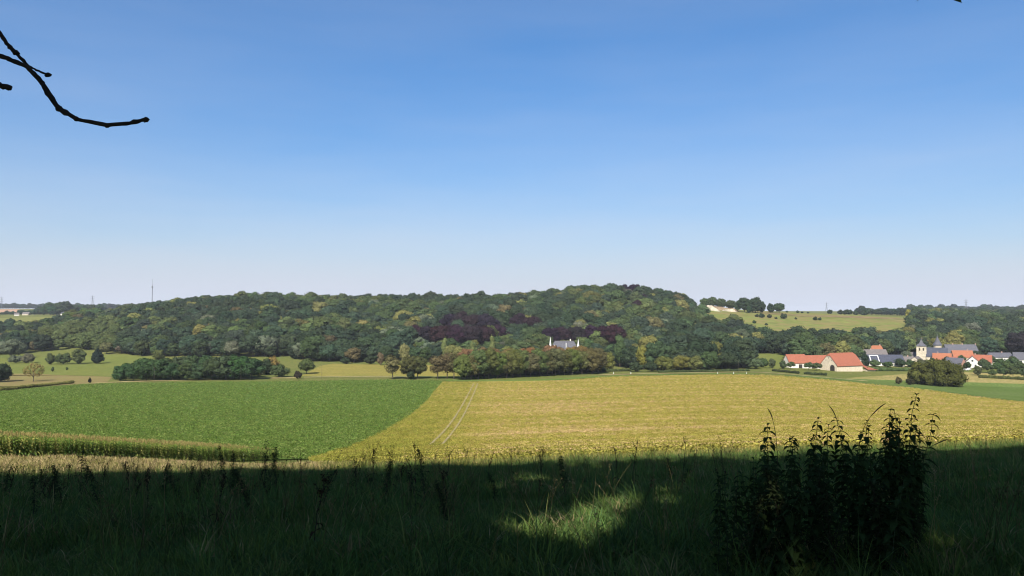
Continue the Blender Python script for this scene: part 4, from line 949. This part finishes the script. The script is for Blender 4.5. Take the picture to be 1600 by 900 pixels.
TUFTS = [tuft(200 + i, 30, .26, .08, .27, .007, bend=1.0) for i in range(4)]
TALL = [tuft(210 + i, 14, .18, .25, .62, .005, bend=.6, segs=4) for i in range(3)]
COARSE = [tuft(220 + i, 18, .5, .15, .42, .022, bend=.6, segs=2) for i in range(3)]
def in_frame(n, y0, y1, power, x0=-80, x1=1680):
    """points on the ground in the wedge the camera sees, depth density set by power"""
    t = R.uniform(0, 1, n); Yv = (y0 ** power + t * (y1 ** power - y0 ** power)) ** (1 / power)
    Xv = R.uniform(-1, 1, n) * ((x1 - 800) / F * Yv + 5.0)
    return Xv, Yv
def tints(n, cols, amt=.25, wts=None):
    c = np.array(cols)[R.choice(len(cols), n, p=wts)]; return c * R.uniform(1 - amt, 1 + amt, (n, 1))
GREENS = [(.080, .135, .036), (.092, .140, .034), (.068, .115, .040), (.13, .15, .05), (.24, .20, .10)]
X, Y = in_frame(42000, 3.0, 42, 1.35); n = len(X)
p = np.sin(X * .7 + 2 * np.sin(Y * .3)) + np.sin(Y * .8 + X * .3)
w = R.uniform(.75, 1.3, n) * (1 + .15 * p)
scatter('meadow_grass', np.column_stack([X, Y, H(X, Y) - .02]), TUFTS + TALL, rotz(n, .1), np.column_stack([w * 1.1, w * 1.1, w]), np.where(R.uniform(0, 1, n) < .07, R.integers(4, 7, n), R.integers(0, 4, n)),
        tints(n, GREENS, .3, [.34, .28, .22, .1, .06]), 'dense green meadow grass in the foreground', 'grass')
def seed_stem(seed):
    r = np.random.default_rng(seed); mb = MB()
    for _ in range(3):
        h = r.uniform(.55, .95); a = r.uniform(0, 6.28); k = r.uniform(.1, .4); b0 = r.normal(0, .08, 2); t = np.linspace(0, 1, 6)
        P = np.column_stack([b0[0] + math.cos(a) * k * h * t ** 2.2, b0[1] + math.sin(a) * k * h * t ** 2.2, h * t]); mb.tube(P, [.0028, .0026, .0024, .0022, .002, .0012], 3)
        q = np.array([on for on in P[4] + r.uniform(0, 1, (12, 1)) * (P[5] - P[4])]) + r.normal(0, .012, (12, 3)); V, Q = leaf_quads(q, unit(12, r), r.uniform(.008, .016, 12), r, .4); mb.add(V, Q)
    return mb.mesh('seed_stems', M_GRASS)
X, Y = in_frame(1800, 7, 37, 1.5); n = len(X); keep_ = (R.uniform(0, 1, n) < np.interp(800 + F * X / Y, [0, 500, 1000, 1600], [1, .8, .5, .35])); X, Y = X[keep_], Y[keep_]; n = len(X); w = R.uniform(.7, 1.25, n)
scatter('seed_grass', np.column_stack([X, Y, H(X, Y) - .02]), [seed_stem(260 + i) for i in range(4)], rotz(n, .12), np.column_stack([w, w, w]), R.integers(0, 4, n), tints(n, [(.13, .11, .05), (.20, .16, .08), (.07, .06, .03)], .3), 'thin dry seeding grass stems scattered in the shaded meadow', 'grass')
# sunlit dry grass between the meadow and the fields
X, Y = in_frame(14500, 38, 95, 1.0, -80, 1680); n = len(X); ix = 800 + F * X / Y
lim = np.interp(ix, [-80, 0, 200, 440, 500, 600, 800, 1200, 1680], [72, 75, 90, 104, 92, 70, 57, 53, 53])
ok = Y < lim; X, Y, ix = X[ok], Y[ok], ix[ok]; n = len(X)
dry = np.array([(.33, .25, .13), (.36, .28, .14), (.28, .22, .10), (.22, .20, .07)]); grn = np.array([(.20, .19, .05), (.16, .17, .045), (.26, .21, .08), (.12, .14, .035)])
tn = np.where((ix < 520)[:, None] & (R.uniform(0, 1, n) < .82)[:, None], dry[R.integers(0, 4, n)], grn[R.integers(0, 4, n)]) * R.uniform(.8, 1.2, (n, 1))
w = R.uniform(.7, 1.25, n)
scatter('dry_grass', np.column_stack([X, Y, H(X, Y) - .02]), COARSE, rotz(n, .08), np.column_stack([w * 1.2, w * 1.2, w]), R.integers(0, 3, n), tn, 'sunlit straw and olive coloured tall grass beyond the shade', 'grass')
# beet leaves
def leafy(seed, n, rad, h, size):
    r = np.random.default_rng(seed); a = r.uniform(0, 6.28, n); d = rad * np.sqrt(r.uniform(0, 1, n)); P = np.column_stack([d * np.cos(a), d * np.sin(a), h * r.uniform(.35, 1, n)])
    Nn = np.column_stack([np.cos(a) * .6, np.sin(a) * .6, np.ones(n)]) + r.normal(0, .45, (n, 3)); Nn /= np.linalg.norm(Nn, axis=1)[:, None]
    V, Q = leaf_quads(P, Nn, size * r.uniform(.7, 1.3, n), r, .6); return MB().add(V, Q).mesh('leaves', M_GRASS)
BEETL = [leafy(230 + i, 18, .42, .45, .115) for i in range(4)]
CROPL = [leafy(240 + i, 16, .45, .45, .10) for i in range(4)]
def fill(poly, n, y0, y1, power):
    ymin = max(y0, min(p[1] for p in poly)); ymax = min(y1, max(p[1] for p in poly)); xm = min(p[0] for p in poly); xM = max(p[0] for p in poly)
    t = R.uniform(0, 1, n); Yv = (ymin ** power + t * (ymax ** power - ymin ** power)) ** (1 / power)
    Xv = R.uniform(-.75, .75, n) * Yv; ok = in_poly(Xv, Yv, poly); return Xv[ok], Yv[ok]
X, Y = fill(BEET, 130000, 70, 440, .55); n = len(X); w = R.uniform(.8, 1.3, n) * (1 + .0006 * np.maximum(Y - 120, 0))
scatter('beet_leaves', np.column_stack([X, Y, H(X, Y) + .06]), BEETL, rotz(n), np.column_stack([w, w, np.minimum(w, 1.5)]), R.integers(0, 4, n), tints(n, [(.125, .188, .040), (.142, .20, .045), (.11, .17, .034), (.18, .23, .065)], .24),
        'leafy green beet plants covering the field', 'crop')
X, Y = fill(YEL, 170000, 50, 440, .5)
tk = np.array([(p.x, p.y) for p in t1]); o_ = np.argsort(tk[:, 1]); xt = np.interp(Y, tk[o_, 1], tk[o_, 0])
ok = ~(((np.abs(X - xt + R.normal(0, .08, len(X))) < .45) | (np.abs(X - xt + 2.1 + R.normal(0, .08, len(X))) < .45)) & (Y > tk[:, 1].min()) & (Y < tk[:, 1].max())); X, Y = X[ok], Y[ok]; n = len(X)
w = R.uniform(.8, 1.25, n) * (1 + .0008 * np.maximum(Y - 120, 0))
band = np.sin(Y * .42 + .8 * np.sin(X * .02)) + .8 * np.sin(Y * .17 + X * .012 + 1) + .7 * np.sin(Y * 1.1 + X * .008)
xt2 = np.interp(Y, tk[o_, 1], tk[o_, 0]); side = np.clip((X - xt2) / 8, -1, 1)
ripe = band * .30 + side * .6 + .75 * np.exp(-(((X - 12) / 26) ** 2)) * (np.exp(-((Y - 245) / 22) ** 2) + np.exp(-((Y - 160) / 14) ** 2) * .8 + np.exp(-((Y - 330) / 25) ** 2) * .5) + R.normal(0, .45, n)
cA, cB, cC = np.array((.215, .22, .04)), np.array((.355, .30, .07)), np.array((.52, .36, .20))
f = np.clip(ripe[:, None] * .5 + .5, 0, 1); f2 = np.clip(ripe[:, None] - .75, 0, 1)
tn = (cA * (1 - f) + cB * f) * (1 - f2) + cC * f2
scatter('ripening_leaves', np.column_stack([X, Y, H(X, Y) + .06]), CROPL, rotz(n), np.column_stack([w, w, np.minimum(w, 1.4)]), R.integers(0, 4, n), tn * R.uniform(.8, 1.25, (n, 1)), 'yellowing crop plants covering the wide field', 'crop')
# maize strip
def maize(seed):
    r = np.random.default_rng(seed); mb = MB(); h = 2.15
    mb.tube([(0, 0, 0), (.02, 0, h * .6), (.04, .02, h)], [.018, .014, .008], 5)
    a = r.uniform(0, 6)
    for k in range(11):
        a += math.pi + r.normal(0, .35); z = .25 + k * .165; L = r.uniform(.55, .8) * (1 - .035 * k); t = np.linspace(0, 1, 5)
        x = L * t * .85; zz = z + L * (.75 * t - .95 * t ** 2); wd = .075 * np.sin(np.clip(t * .9 + .12, 0, 1) * math.pi) + .004
        c = np.array([-math.sin(a), math.cos(a), 0]); P = np.column_stack([x * math.cos(a), x * math.sin(a), zz])
        V = np.empty((10, 3)); V[0::2] = P - wd[:, None] * c; V[1::2] = P + wd[:, None] * c
        mb.add(V, [(2*i, 2*i+1, 2*i+3, 2*i+2) for i in range(4)])
    nq = mb.n; V, Q, T = mb.arrays(); m2 = MB()
    for k in range(5):
        b = r.uniform(0, 6.28); tl = r.uniform(.18, .32); d = np.array([math.cos(b) * .5, math.sin(b) * .5, 1]); 
        P = np.array([.04, .02, h - .03]) + np.linspace(0, 1, 3)[:, None] * d * tl; c = np.array([-math.sin(b), math.cos(b), 0]) * .014
        v = np.empty((6, 3)); v[0::2] = P - c; v[1::2] = P + c; m2.add(v, [(0,1,3,2),(2,3,5,4)])
    V2, Q2, _ = m2.arrays()
    mi = np.concatenate([np.zeros(len(Q)), np.ones(len(Q2)), np.zeros(len(T))])
    return mesh_np('maize', np.vstack([V, V2]), np.vstack([Q, Q2 + len(V)]), T, (M_GRASS, M_TASSEL), mi)
M_TASSEL = leaf_mat('maize_tassels', .2, .3, (.30, .24, .09))
MZ = [maize(300 + i) for i in range(4)]
A0, A1 = gp(-160, 66), gp(447, 119); dv_ = (A1 - A0).xy; Lz = dv_.length; dn = dv_ / Lz; pn = np.array([-dn.y, dn.x])
P = []
for row in range(10):
    s_ = np.arange(0, Lz - row * 1.3 - R.uniform(0, 3), .22); s_ = s_ + R.normal(0, .04, len(s_))
    P.append(np.column_stack([A0.x + dn.x * s_ + pn[0] * row * .75, A0.y + dn.y * s_ + pn[1] * row * .75]))
P = np.vstack(P) + R.normal(0, .05, (sum(map(len, P)), 2)); n = len(P); w = R.uniform(.88, 1.1, n) * np.interp(((P - np.array(A0.xy)) @ np.array(dn)) / Lz, [0, .8, 1], [1, .97, .62])
scatter('maize_crop', np.column_stack([P, H(P[:, 0], P[:, 1])]), MZ, rotz(n, .04), np.column_stack([w, w, w]), R.integers(0, 4, n), tints(n, [(.14, .21, .04), (.19, .24, .05), (.10, .155, .035), (.26, .25, .07)], .3), 'strip of tall maize with golden tassels', 'crop')
for x in (136, 178, 293, 384):
    t = np.interp(x, [-160, 447], [66, 119]) - 3
    st = tag(link('stake', MB().tube([(0, 0, -.3), (0, 0, 1.1), (.01, 0, 1.16)], [.05, .05, .02], 6).mesh('stake', M_TRIM), None, gp(x, t)), {136: 'white stake before the maize, first from the picture edge', 178: 'second white stake before the maize', 293: 'white stake in dry grass before the maize middle', 384: 'white stake before the thin end of the maize'}[x], 'stake')

# ------------------------------------------------------------------ weeds and nettles of the foreground
def ribbon_leaf(mb, base, az, L, w, droop, fold=.25, up=.5):
    t = np.linspace(0, 1, 4); x = L * t; z = up * L * t - droop * L * t ** 2; wd = w * np.array([.25, 1, .75, .03]); c = np.array([-math.sin(az), math.cos(az), 0])
    P = np.column_stack([x * math.cos(az), x * math.sin(az), z]) + base
    V = np.empty((12, 3)); V[0::3] = P - wd[:, None] * c + np.array([0, 0, 1]) * wd[:, None] * fold; V[1::3] = P; V[2::3] = P + wd[:, None] * c + np.array([0, 0, 1]) * wd[:, None] * fold
    q = []
    for i in range(3): q += [(3*i, 3*i+1, 3*i+4, 3*i+3), (3*i+1, 3*i+2, 3*i+5, 3*i+4)]
    mb.add(V, q)
def stem_path(r, h, lean, n=9):
    t = np.linspace(0, 1, n); a = r.uniform(0, 6.28) if not isinstance(lean, tuple) else 0
    lx, ly = (lean if isinstance(lean, tuple) else (lean * math.cos(a), lean * math.sin(a)))
    wob = np.cumsum(r.normal(0, .012 * h / 1.5, (n, 2)), 0); wob -= wob[0]
    return np.column_stack([lx * t ** 1.6 + wob[:, 0], ly * t ** 1.6 + wob[:, 1], -.1 + (h + .1) * t])
def on_path(P, f):
    k = f * (len(P) - 1); i = int(min(k, len(P) - 2)); return P[i] + (P[i + 1] - P[i]) * (k - i)
def nettle(seed, h, lean):
    r = np.random.default_rng(seed); P = stem_path(r, h, lean, 10); st = MB().tube(P, np.linspace(.006, .0025, 10), 5); lv = MB(); a = r.uniform(0, 6.28); z = .12; big = r.uniform(.7, 1.2)
    while z < h:
        f = z / h; b = on_path(P, f); s = (.5 + .5 * min(1, (1 - f) * 3 + .15)) * (.7 + .3 * min(1, f * 3)); L = .12 * s * big * r.uniform(.75, 1.3)
        for k in (0, math.pi): ribbon_leaf(lv, b, a + k + r.normal(0, .2), L, L * .30, r.uniform(.5, 1.0), up=r.uniform(.1, .5))
        if f > .35 and f < .9:
            for k in range(2): ribbon_leaf(lv, b, r.uniform(0, 6.28), .06, .006, 1.2, up=.2)
        if r.uniform() < .5 and f < .8:
            for k in range(2): ribbon_leaf(lv, b, a + r.uniform(0, 6.28), L * .6, L * .2, .7)
        a += math.pi / 2; z += r.uniform(.048, .085) * (.65 + .5 * (1 - f))
    for k in range(4): ribbon_leaf(lv, P[-1], r.uniform(0, 6.28), .04, .012, .3, up=.8)
    return st, lv
def dock(seed, h, lean, dense=1.0):
    r = np.random.default_rng(seed); P = stem_path(r, h, lean, 10); st = MB().tube(P, np.linspace(.008, .002, 10), 5); lv = MB(); pts_ = []
    for k in range(int(9 * dense)):
        f = r.uniform(.5, .9); b = on_path(P, f); a = r.uniform(0, 6.28); L = .22 * h * (1.05 - f) * r.uniform(.6, 1.2) + .03
        br = b + np.linspace(0, 1, 5)[:, None] * np.array([math.cos(a) * .55, math.sin(a) * .55, 1]) * L * 1.5; st.tube(br, [.003, .0025, .002, .002, .0015], 4)
        for q in range(int(16 * dense)): pts_.append(on_path(br, r.uniform(.1, 1)) + r.normal(0, .009, 3))
    for q in range(int(55 * dense)): pts_.append(on_path(P, r.uniform(.5, 1)) + r.normal(0, .012, 3))
    pts_ = np.array(pts_); V, Q = leaf_quads(pts_, unit(len(pts_), r), r.uniform(.006, .014, len(pts_)), r); lv.add(V, Q)
    for k in range(5): ribbon_leaf(lv, on_path(P, r.uniform(.05, .45)), r.uniform(0, 6.28), r.uniform(.1, .2), .02, .9)
    return st, lv
def mugwort(seed, h, lean, dense=1.0):
    r = np.random.default_rng(seed); P = stem_path(r, h, lean, 10); st = MB().tube(P, np.linspace(.008, .002, 10), 5); lv = MB()
    for k in range(int(15 * dense)):
        f = .25 + .72 * k / (15 * dense); b = on_path(P, f); a = k * 2.4 + r.normal(0, .3); L = .3 * h * (1.08 - f) * r.uniform(.6, 1.1) + .04
        br = b + np.linspace(0, 1, 5)[:, None] * np.array([math.cos(a) * .42, math.sin(a) * .42, 1]) * L; st.tube(br, [.0035, .003, .0025, .002, .0015], 4)
        for q in range(int(9)): ribbon_leaf(lv, on_path(br, r.uniform(.05, 1)), r.uniform(0, 6.28), r.uniform(.05, .10), .014, r.uniform(.3, .9))
    for q in range(46): ribbon_leaf(lv, on_path(P, r.uniform(.15, 1)), r.uniform(0, 6.28), r.uniform(.05, .11), .015, r.uniform(.3, .9))
    return st, lv
def place_plant(name, label, cat, fn, seed, x, ytop, Yd, lean, mats, group=None, **k):
    b = gp(x, Yd); h = max(.25, at(x, ytop, Yd).z - b.z); st, lv = fn(seed, h, lean, **k)
    t = thing(name, label, cat, b, 0, group)
    part('stem', st, mats[0], t); tag(part('leaves' if fn is not dock else 'seed_head', lv, mats[1], t), kind='stuff')
    return t
# nettle clump: x, top y of each stem, depth
NET = [(1117, 742, 8.6), (1150, 752, 8.9), (1172, 718, 8.6), (1198, 669, 8.3), (1190, 700, 9.2), (1222, 684, 8.4), (1236, 692, 8.9), (1251, 655, 8.5), (1240, 700, 8.0), (1262, 690, 8.2), (1275, 686, 9.1), (1290, 666, 8.4),
       (1283, 700, 8.0), (1300, 706, 8.9), (1321, 656, 8.3), (1330, 672, 8.0), (1338, 659, 8.7), (1345, 690, 8.2), (1363, 669, 8.6), (1372, 692, 8.1), (1385, 640, 8.5), (1391, 655, 8.2), (1396, 640, 8.9), (1402, 617, 8.4),
       (1408, 665, 8.0), (1412, 672, 8.6), (1421, 648, 8.3), (1405, 690, 7.8), (1380, 700, 7.7), (1355, 706, 7.7), (1318, 704, 7.7), (1268, 712, 7.7), (1215, 716, 7.8), (1228, 720, 7.5), (1296, 716, 7.5), (1340, 715, 7.5), (1392, 690, 9.3), (1400, 672, 9.1), (1310, 690, 9.3), (1255, 712, 9.4), (1180, 735, 8.1), (1420, 700, 8.8), (1433, 722, 8.6)]
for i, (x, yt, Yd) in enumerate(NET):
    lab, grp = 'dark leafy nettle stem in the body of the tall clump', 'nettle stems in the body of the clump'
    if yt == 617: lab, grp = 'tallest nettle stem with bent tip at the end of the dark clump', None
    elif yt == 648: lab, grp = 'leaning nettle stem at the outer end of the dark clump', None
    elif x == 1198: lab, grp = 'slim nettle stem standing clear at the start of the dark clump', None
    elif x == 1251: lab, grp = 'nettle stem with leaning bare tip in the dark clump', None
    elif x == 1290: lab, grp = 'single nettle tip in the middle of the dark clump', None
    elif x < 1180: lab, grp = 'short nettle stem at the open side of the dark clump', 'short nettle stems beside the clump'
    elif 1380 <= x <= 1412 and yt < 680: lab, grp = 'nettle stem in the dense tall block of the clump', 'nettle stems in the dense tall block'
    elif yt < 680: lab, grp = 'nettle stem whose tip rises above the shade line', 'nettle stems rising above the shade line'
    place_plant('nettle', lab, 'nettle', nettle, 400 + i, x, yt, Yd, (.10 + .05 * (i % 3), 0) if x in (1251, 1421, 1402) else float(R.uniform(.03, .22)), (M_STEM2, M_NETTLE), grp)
r_ = np.random.default_rng(77)
for i in range(26):
    x = float(r_.uniform(1130, 1435)); Yd = float(r_.uniform(6.9, 8.2))
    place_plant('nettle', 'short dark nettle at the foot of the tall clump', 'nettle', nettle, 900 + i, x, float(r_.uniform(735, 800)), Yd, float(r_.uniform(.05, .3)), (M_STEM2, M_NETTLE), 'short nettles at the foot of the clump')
for i, (x, yt, Yd) in enumerate([(1388, 668, 8.1), (1394, 662, 8.6), (1399, 655, 8.0), (1404, 660, 8.8), (1411, 680, 8.2), (1383, 672, 8.9), (1392, 676, 7.7), (1400, 684, 7.6)]):
    place_plant('nettle', 'nettle stem in the dense tall block of the clump', 'nettle', nettle, 940 + i, x, yt, Yd, float(r_.uniform(.02, .12)), (M_STEM2, M_NETTLE), 'nettle stems in the dense tall block')
for i, (x, yt, Yd) in enumerate([(1160, 775, 7.6), (1235, 730, 7.4), (1300, 740, 7.2), (1430, 740, 7.8), (1370, 750, 7.2)]):
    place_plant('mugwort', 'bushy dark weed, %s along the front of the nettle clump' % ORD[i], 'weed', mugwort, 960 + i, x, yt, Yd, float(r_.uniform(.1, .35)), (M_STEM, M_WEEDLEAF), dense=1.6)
# bent grass stalks over the nettles
def stalk(label, pts_px, Yd):
    P = np.array([tuple(at(x, y, Yd)) for x, y in pts_px]); b = gp(pts_px[0][0], Yd); P = P - np.array(b); t_ = np.arange(len(P)); tt = np.linspace(0, len(P) - 1, 14)
    P = np.column_stack([np.interp(tt, t_, P[:, k]) for k in range(3)]); k_ = np.ones(3) / 3; P[1:-1] = (P[:-2] + P[1:-1] + P[2:]) / 3
    t = thing('grass_stalk', label, 'grass stalk', b); part('stem', MB().tube(P, np.linspace(.004, .0015, 14), 5), M_STEM, t)
    tag(part('seed_head', MB().tube(P[8:], np.array([.003, .0055, .006, .0055, .004, .0015]), 6), M_STEM, t))
stalk('bent grass stalk arching over the nettles towards the tallest stem', [(1325, 800), (1340, 700), (1352, 660), (1372, 638), (1384, 630)], 8.2)
stalk('thin grass stalk with dark tip before the yellow field', [(1218, 800), (1214, 690), (1209, 662), (1205, 647), (1199, 637)], 8.0)
stalk('arching grass stalk leaning out at the end of the nettles', [(1425, 780), (1432, 715), (1450, 700), (1470, 690), (1482, 686)], 9.0)
stalk('fine grass stalk crossing above the nettle clump', [(1325, 780), (1318, 690), (1310, 660), (1302, 642), (1294, 632)], 9.5)
# docks and mugwort along the shade line
WEED = [('d', 75, 722, 16), ('d', 110, 722, 18), ('m', 131, 693, 15), ('d', 22, 728, 15), ('d', 160, 730, 19), ('d', 216, 733, 18), ('m', 165, 735, 14), ('d', 258, 722, 20), ('m', 300, 724, 20), ('d', 324, 716, 20), ('m', 353, 694, 17), ('d', 358, 705, 18),
        ('d', 404, 712, 16), ('m', 415, 690, 15), ('m', 424, 696, 16), ('m', 436, 706, 16), ('d', 444, 716, 17), ('d', 474, 697, 17), ('d', 525, 735, 20), ('d', 560, 716, 17), ('d', 583, 692, 17), ('m', 604, 716, 15), ('d', 611, 698, 16), ('d', 652, 686, 17), ('d', 802, 690, 20),
        ('d', 842, 689, 16), ('d', 985, 686, 15), ('d', 966, 694, 17), ('d', 760, 707, 22), ('d', 1063, 680, 15), ('d', 628, 725, 18), ('m', 505, 730, 13), ('m', 700, 745, 11), ('d', 706, 728, 12), ('d', 235, 742, 13), ('m', 290, 735, 13), ('m', 60, 738, 12), ('m', 395, 735, 12), ('d', 340, 738, 11), ('d', 690, 720, 24), ('d', 548, 722, 19), ('d', 1132, 682, 16)]
NEARBY = [(45, 'at the picture edge before the maize'), (140, 'before the thick start of the maize'), (280, 'before the middle of the maize'), (380, 'before the thin end of the maize'), (460, 'in the dark clump at the end of the maize'), (540, 'before the tip of the beet field'), (640, 'before the beet and crop boundary'), (730, 'below the wheel tracks'), (900, 'before the tan part of the field'), (1200, 'between the sunlit patch and the nettles')]
WEED += [('m' if R.uniform() < .45 else 'd', int(x_), int(R.uniform(700, 760) - (x_ > 650) * 12), float(R.uniform(13, 22))) for x_ in list(R.uniform(0, 480, 24)) + list(R.uniform(480, 720, 7)) + list(R.uniform(720, 1120, 6))]
WEED.sort(key=lambda w_: w_[1]); seen = {}
for i, (kd, x, yt, Yd) in enumerate(WEED):
    fn = dock if kd == 'd' else mugwort; nm = 'dock_stalk' if kd == 'd' else 'mugwort'
    z = next(n_ for l_, n_ in NEARBY if x < l_); base = ('slim dark seed stalk ' if kd == 'd' else 'bushy dark weed ') + z
    k = seen.get(base, 0); seen[base] = k + 1
    base = '%s %s' % (ORD[min(k, 16)], base)
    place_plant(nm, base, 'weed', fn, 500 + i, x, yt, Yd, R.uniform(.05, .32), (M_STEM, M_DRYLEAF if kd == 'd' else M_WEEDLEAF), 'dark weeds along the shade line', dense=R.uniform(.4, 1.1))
place_plant('dock_stalk', 'long leaning dark dock stalk in the shaded meadow', 'weed', dock, 590, 490, 738, 8.5, (.16, 0), (M_STEM, M_DRYLEAF), 'dark weeds along the shade line', dense=1.1)
place_plant('nettle', 'lone leafy nettle with pale top beside the dark clump', 'nettle', nettle, 601, 1120, 745, 7.6, .05, (M_STEM2, M_NETTLE))

# ------------------------------------------------------------------ the wood behind the camera that shades the slope, and its overhanging branch
SUNPATCH = [(875, 840, .80, .42), (925, 828, .8, .45), (975, 797, .95, .5), (945, 808, .6, .45), (1000, 783, .7, .4), (1215, 899, .28, .3), (838, 752, 1.0, .4), (905, 770, .7, .4), (760, 765, .6, .4), (900, 745, .8, .3)]
S3 = np.array(SUN)
def open_sun(P):
    """keeps leaves out of the few gaps the sun shines through"""
    k = np.ones(len(P), bool)
    for x, y, rx, ry in SUNPATCH:
        g = np.array(hit(x, y)); d = P - g; d = d - (d @ S3)[:, None] * S3
        q = (d[:, 0] / rx) ** 2 + (np.hypot(d[:, 1], d[:, 2]) / (ry * 1.4)) ** 2
        k &= q > R.uniform(-.2, 2.6, len(P))
    return k
def wood_tree(seed, x, y, h, rad, label, z0=9.5, n=2300):
    r = np.random.default_rng(seed); b = np.array([x, y, Hs(x, y)])
    t = thing('wood_tree', label, 'tree', tuple(b), 0, 'trees of the wood behind the viewer')
    d = unit(n, r); rr = r.uniform(.25, 1, n) ** .5
    P = d * rr[:, None] * np.array([rad, rad, (h - z0) / 2]) + np.array([0, 0, (h + z0) / 2])
    P = P[open_sun(P + b)]
    V, Q = leaf_quads(P, unit(len(P), r), r.uniform(.28, .55, len(P)), r)
    c = part('crown', MB().add(V, Q), M_GRASS, t); c['tint'] = [.085, .125, .035]
    part('trunk', trunk_mb(seed + 9, h * .35, h, .34, 5, rad * .6), M_BARKD, t)
    return t
EDGE = lambda x: np.interp(x, [-60, -25, -10, 0, 10, 20, 60], [30.4, 30.4, 30.0, 29.6, 29.4, 29.6, 29.9])
k = 0
for row, y in enumerate((-7, -10)):
    for x in np.arange(-47, 32, 5.2):
        xx = x + row * 2.6 + R.uniform(-.6, .6); k += 1
        wood_tree(700 + k, xx, y + R.uniform(-.5, .5), EDGE(xx) - row * .5 + R.uniform(-.3, .3), 4.4, 'broadleaf tree in the %s row of the wood behind the viewpoint' % ('first', 'second')[row])
# overhanging tree with the bare branch
ot = thing('overhanging_tree', 'dark bare-twigged tree reaching in at the top corner', 'tree', (-5.2, 1.2, Hs(-5.2, 1.2)))
ob_ = np.array(ot.location)
part('trunk', MB().tube([(0, 0, -.5), (.03, 0, 1.5), (.1, .05, 3.2), (.05, .1, 5.5), (0, 0, 9)], [.22, .17, .14, .11, .03], 10), M_BARKD, ot)
def branch(name, px, Yd, rads, start=None, label=None):
    P = [np.array(at(x, y, Yd)) - ob_ for x, y in px]
    if start is not None: P = [np.array(start), (np.array(start) + P[0]) / 2 + np.array([0, 0, .05])] + P; rads = [rads[0] * 1.9, rads[0] * 1.4] + list(rads)
    P = np.array(P); m = len(P); tt = np.linspace(0, m - 1, (m - 1) * 5 + 1); Pd = np.column_stack([np.interp(tt, np.arange(m), P[:, q]) for q in range(3)]); rd = np.interp(tt, np.arange(m), rads)
    Pd[1:-1] = (Pd[:-2] + 2 * Pd[1:-1] + Pd[2:]) / 4
    r = np.random.default_rng(len(px)); rd = rd * (1 + .10 * r.normal(size=len(rd))); rd[::7] *= 1.25
    Pd += r.normal(0, .0012, Pd.shape)
    return part(name, MB().tube(Pd, rd, 8), M_BARKD, ot, label)
br = branch('branch', [(-25, 83), (0, 87), (18, 94), (42, 104), (60, 122), (75, 145), (91, 169), (120, 186), (168, 196), (205, 192), (231, 186)], 4.0, [.013, .0125, .012, .0125, .012, .0135, .013, .0115, .010, .0105, .011], start=(.12, .05, 3.35), label='main branch sagging and turning up at its tip')
branch('branch', [(-20, 30), (0, 53), (14, 72), (24, 82), (45, 103), (60, 111), (76, 117)], 4.05, [.012, .0115, .0115, .011, .006, .005, .007], start=(.1, .05, 3.6), label='shorter twig crossing behind the main branch')
branch('branch', [(-20, 130), (0, 134), (12, 136), (18, 138)], 3.9, [.015, .014, .015, .011], start=(.12, .05, 3.1), label='short broken branch stub')
for x, y, s in ((25, 82, .016), (92, 170, .017), (75, 117, .014), (228, 187, .015), (167, 196, .013), (66, 130, .014), (120, 186, .014)):
    p = np.array(at(x, y, 4.0)) - ob_; v = ICO_V * s * np.array([1.1, .8, .9]) * (1 + .15 * R.normal(size=(len(ICO_V), 1)))
    part('bud', MB().add(p + v, None, ICO_T), M_BARKD, br)
# leafy twig dipping in at the top edge
rt = thing('leafy_tree', 'dark tree whose leaf tip dips in at the top edge', 'tree', (6.2, 1.6, Hs(6.2, 1.6))); rb = np.array(rt.location)
part('trunk', MB().tube([(0, 0, -.5), (0, 0, 2), (-.1, .05, 4), (0, 0, 7)], [.17, .13, .1, .03], 10), M_BARKD, rt)
tip = np.array(at(1468, -30, 4.2)) - rb
lb = part('branch', MB().tube([(-.1, .05, 3.9), (np.array([-.1, .05, 3.9]) + tip) / 2 + np.array([0, 0, .25]), tip], [.03, .02, .006], 6), M_BARKD, rt)
lf = MB(); tp = np.array(at(1436, -22, 4.2)) - rb
for (xa, ya), (xb, yb), wd in (((1468, -30), (1504, 4), .035), ((1450, -26), (1433, 3), .006)):
    a_ = np.array(at(xa, ya, 4.2)) - rb; b_ = np.array(at(xb, yb, 4.2)) - rb; d = b_ - a_; c = np.cross(d, [0, 1, 0]); c /= np.linalg.norm(c)
    t = np.linspace(0, 1, 5)[:, None]; w_ = (wd * np.sin(np.clip(np.linspace(.1, .97, 5), 0, 1) * math.pi))[:, None]; Pm = a_ + t * d
    V = np.empty((10, 3)); V[0::2] = Pm - c * w_; V[1::2] = Pm + c * w_ + np.array([0, .01, 0]); lf.add(V, [(2*i, 2*i+1, 2*i+3, 2*i+2) for i in range(4)])
b0_ = np.array([-.1, .05, 3.9]); mid_ = (b0_ + tip) / 2 + np.array([0, 0, .25])
for q in range(34):
    t_ = R.uniform(.15, .82); pb = (b0_ + (mid_ - b0_) * t_ * 2) if t_ < .5 else (mid_ + (tip - mid_) * (t_ - .5) * 2)
    ribbon_leaf(lf, pb + np.array([0, 0, .01]), R.uniform(0, 6.28), R.uniform(.06, .10), .026, R.uniform(.1, .5), up=R.uniform(.2, .9))
part('leaf', lf, M_WEEDLEAF, rt)

# ------------------------------------------------------------------ thin summer haze in the valley air
hz, nt, out = new_mat('haze_air')
pv = N(nt, 'ShaderNodeVolumePrincipled', i_Density=.00006); pv.inputs['Color'].default_value = (.86, .91, 1, 1); pv.inputs['Anisotropy'].default_value = 0
nt.links.new(pv.outputs[0], out.inputs['Volume'])
zmin = float(Zg.min()) - 1.5; zmax = max(110., float(Zg.max()) + 30)
tag(link('haze', MB().box(-23000, 23000, -400, 12500, zmin, zmax).mesh('haze', hz)), 'thin pale haze filling the valley air', 'haze', kind='stuff')
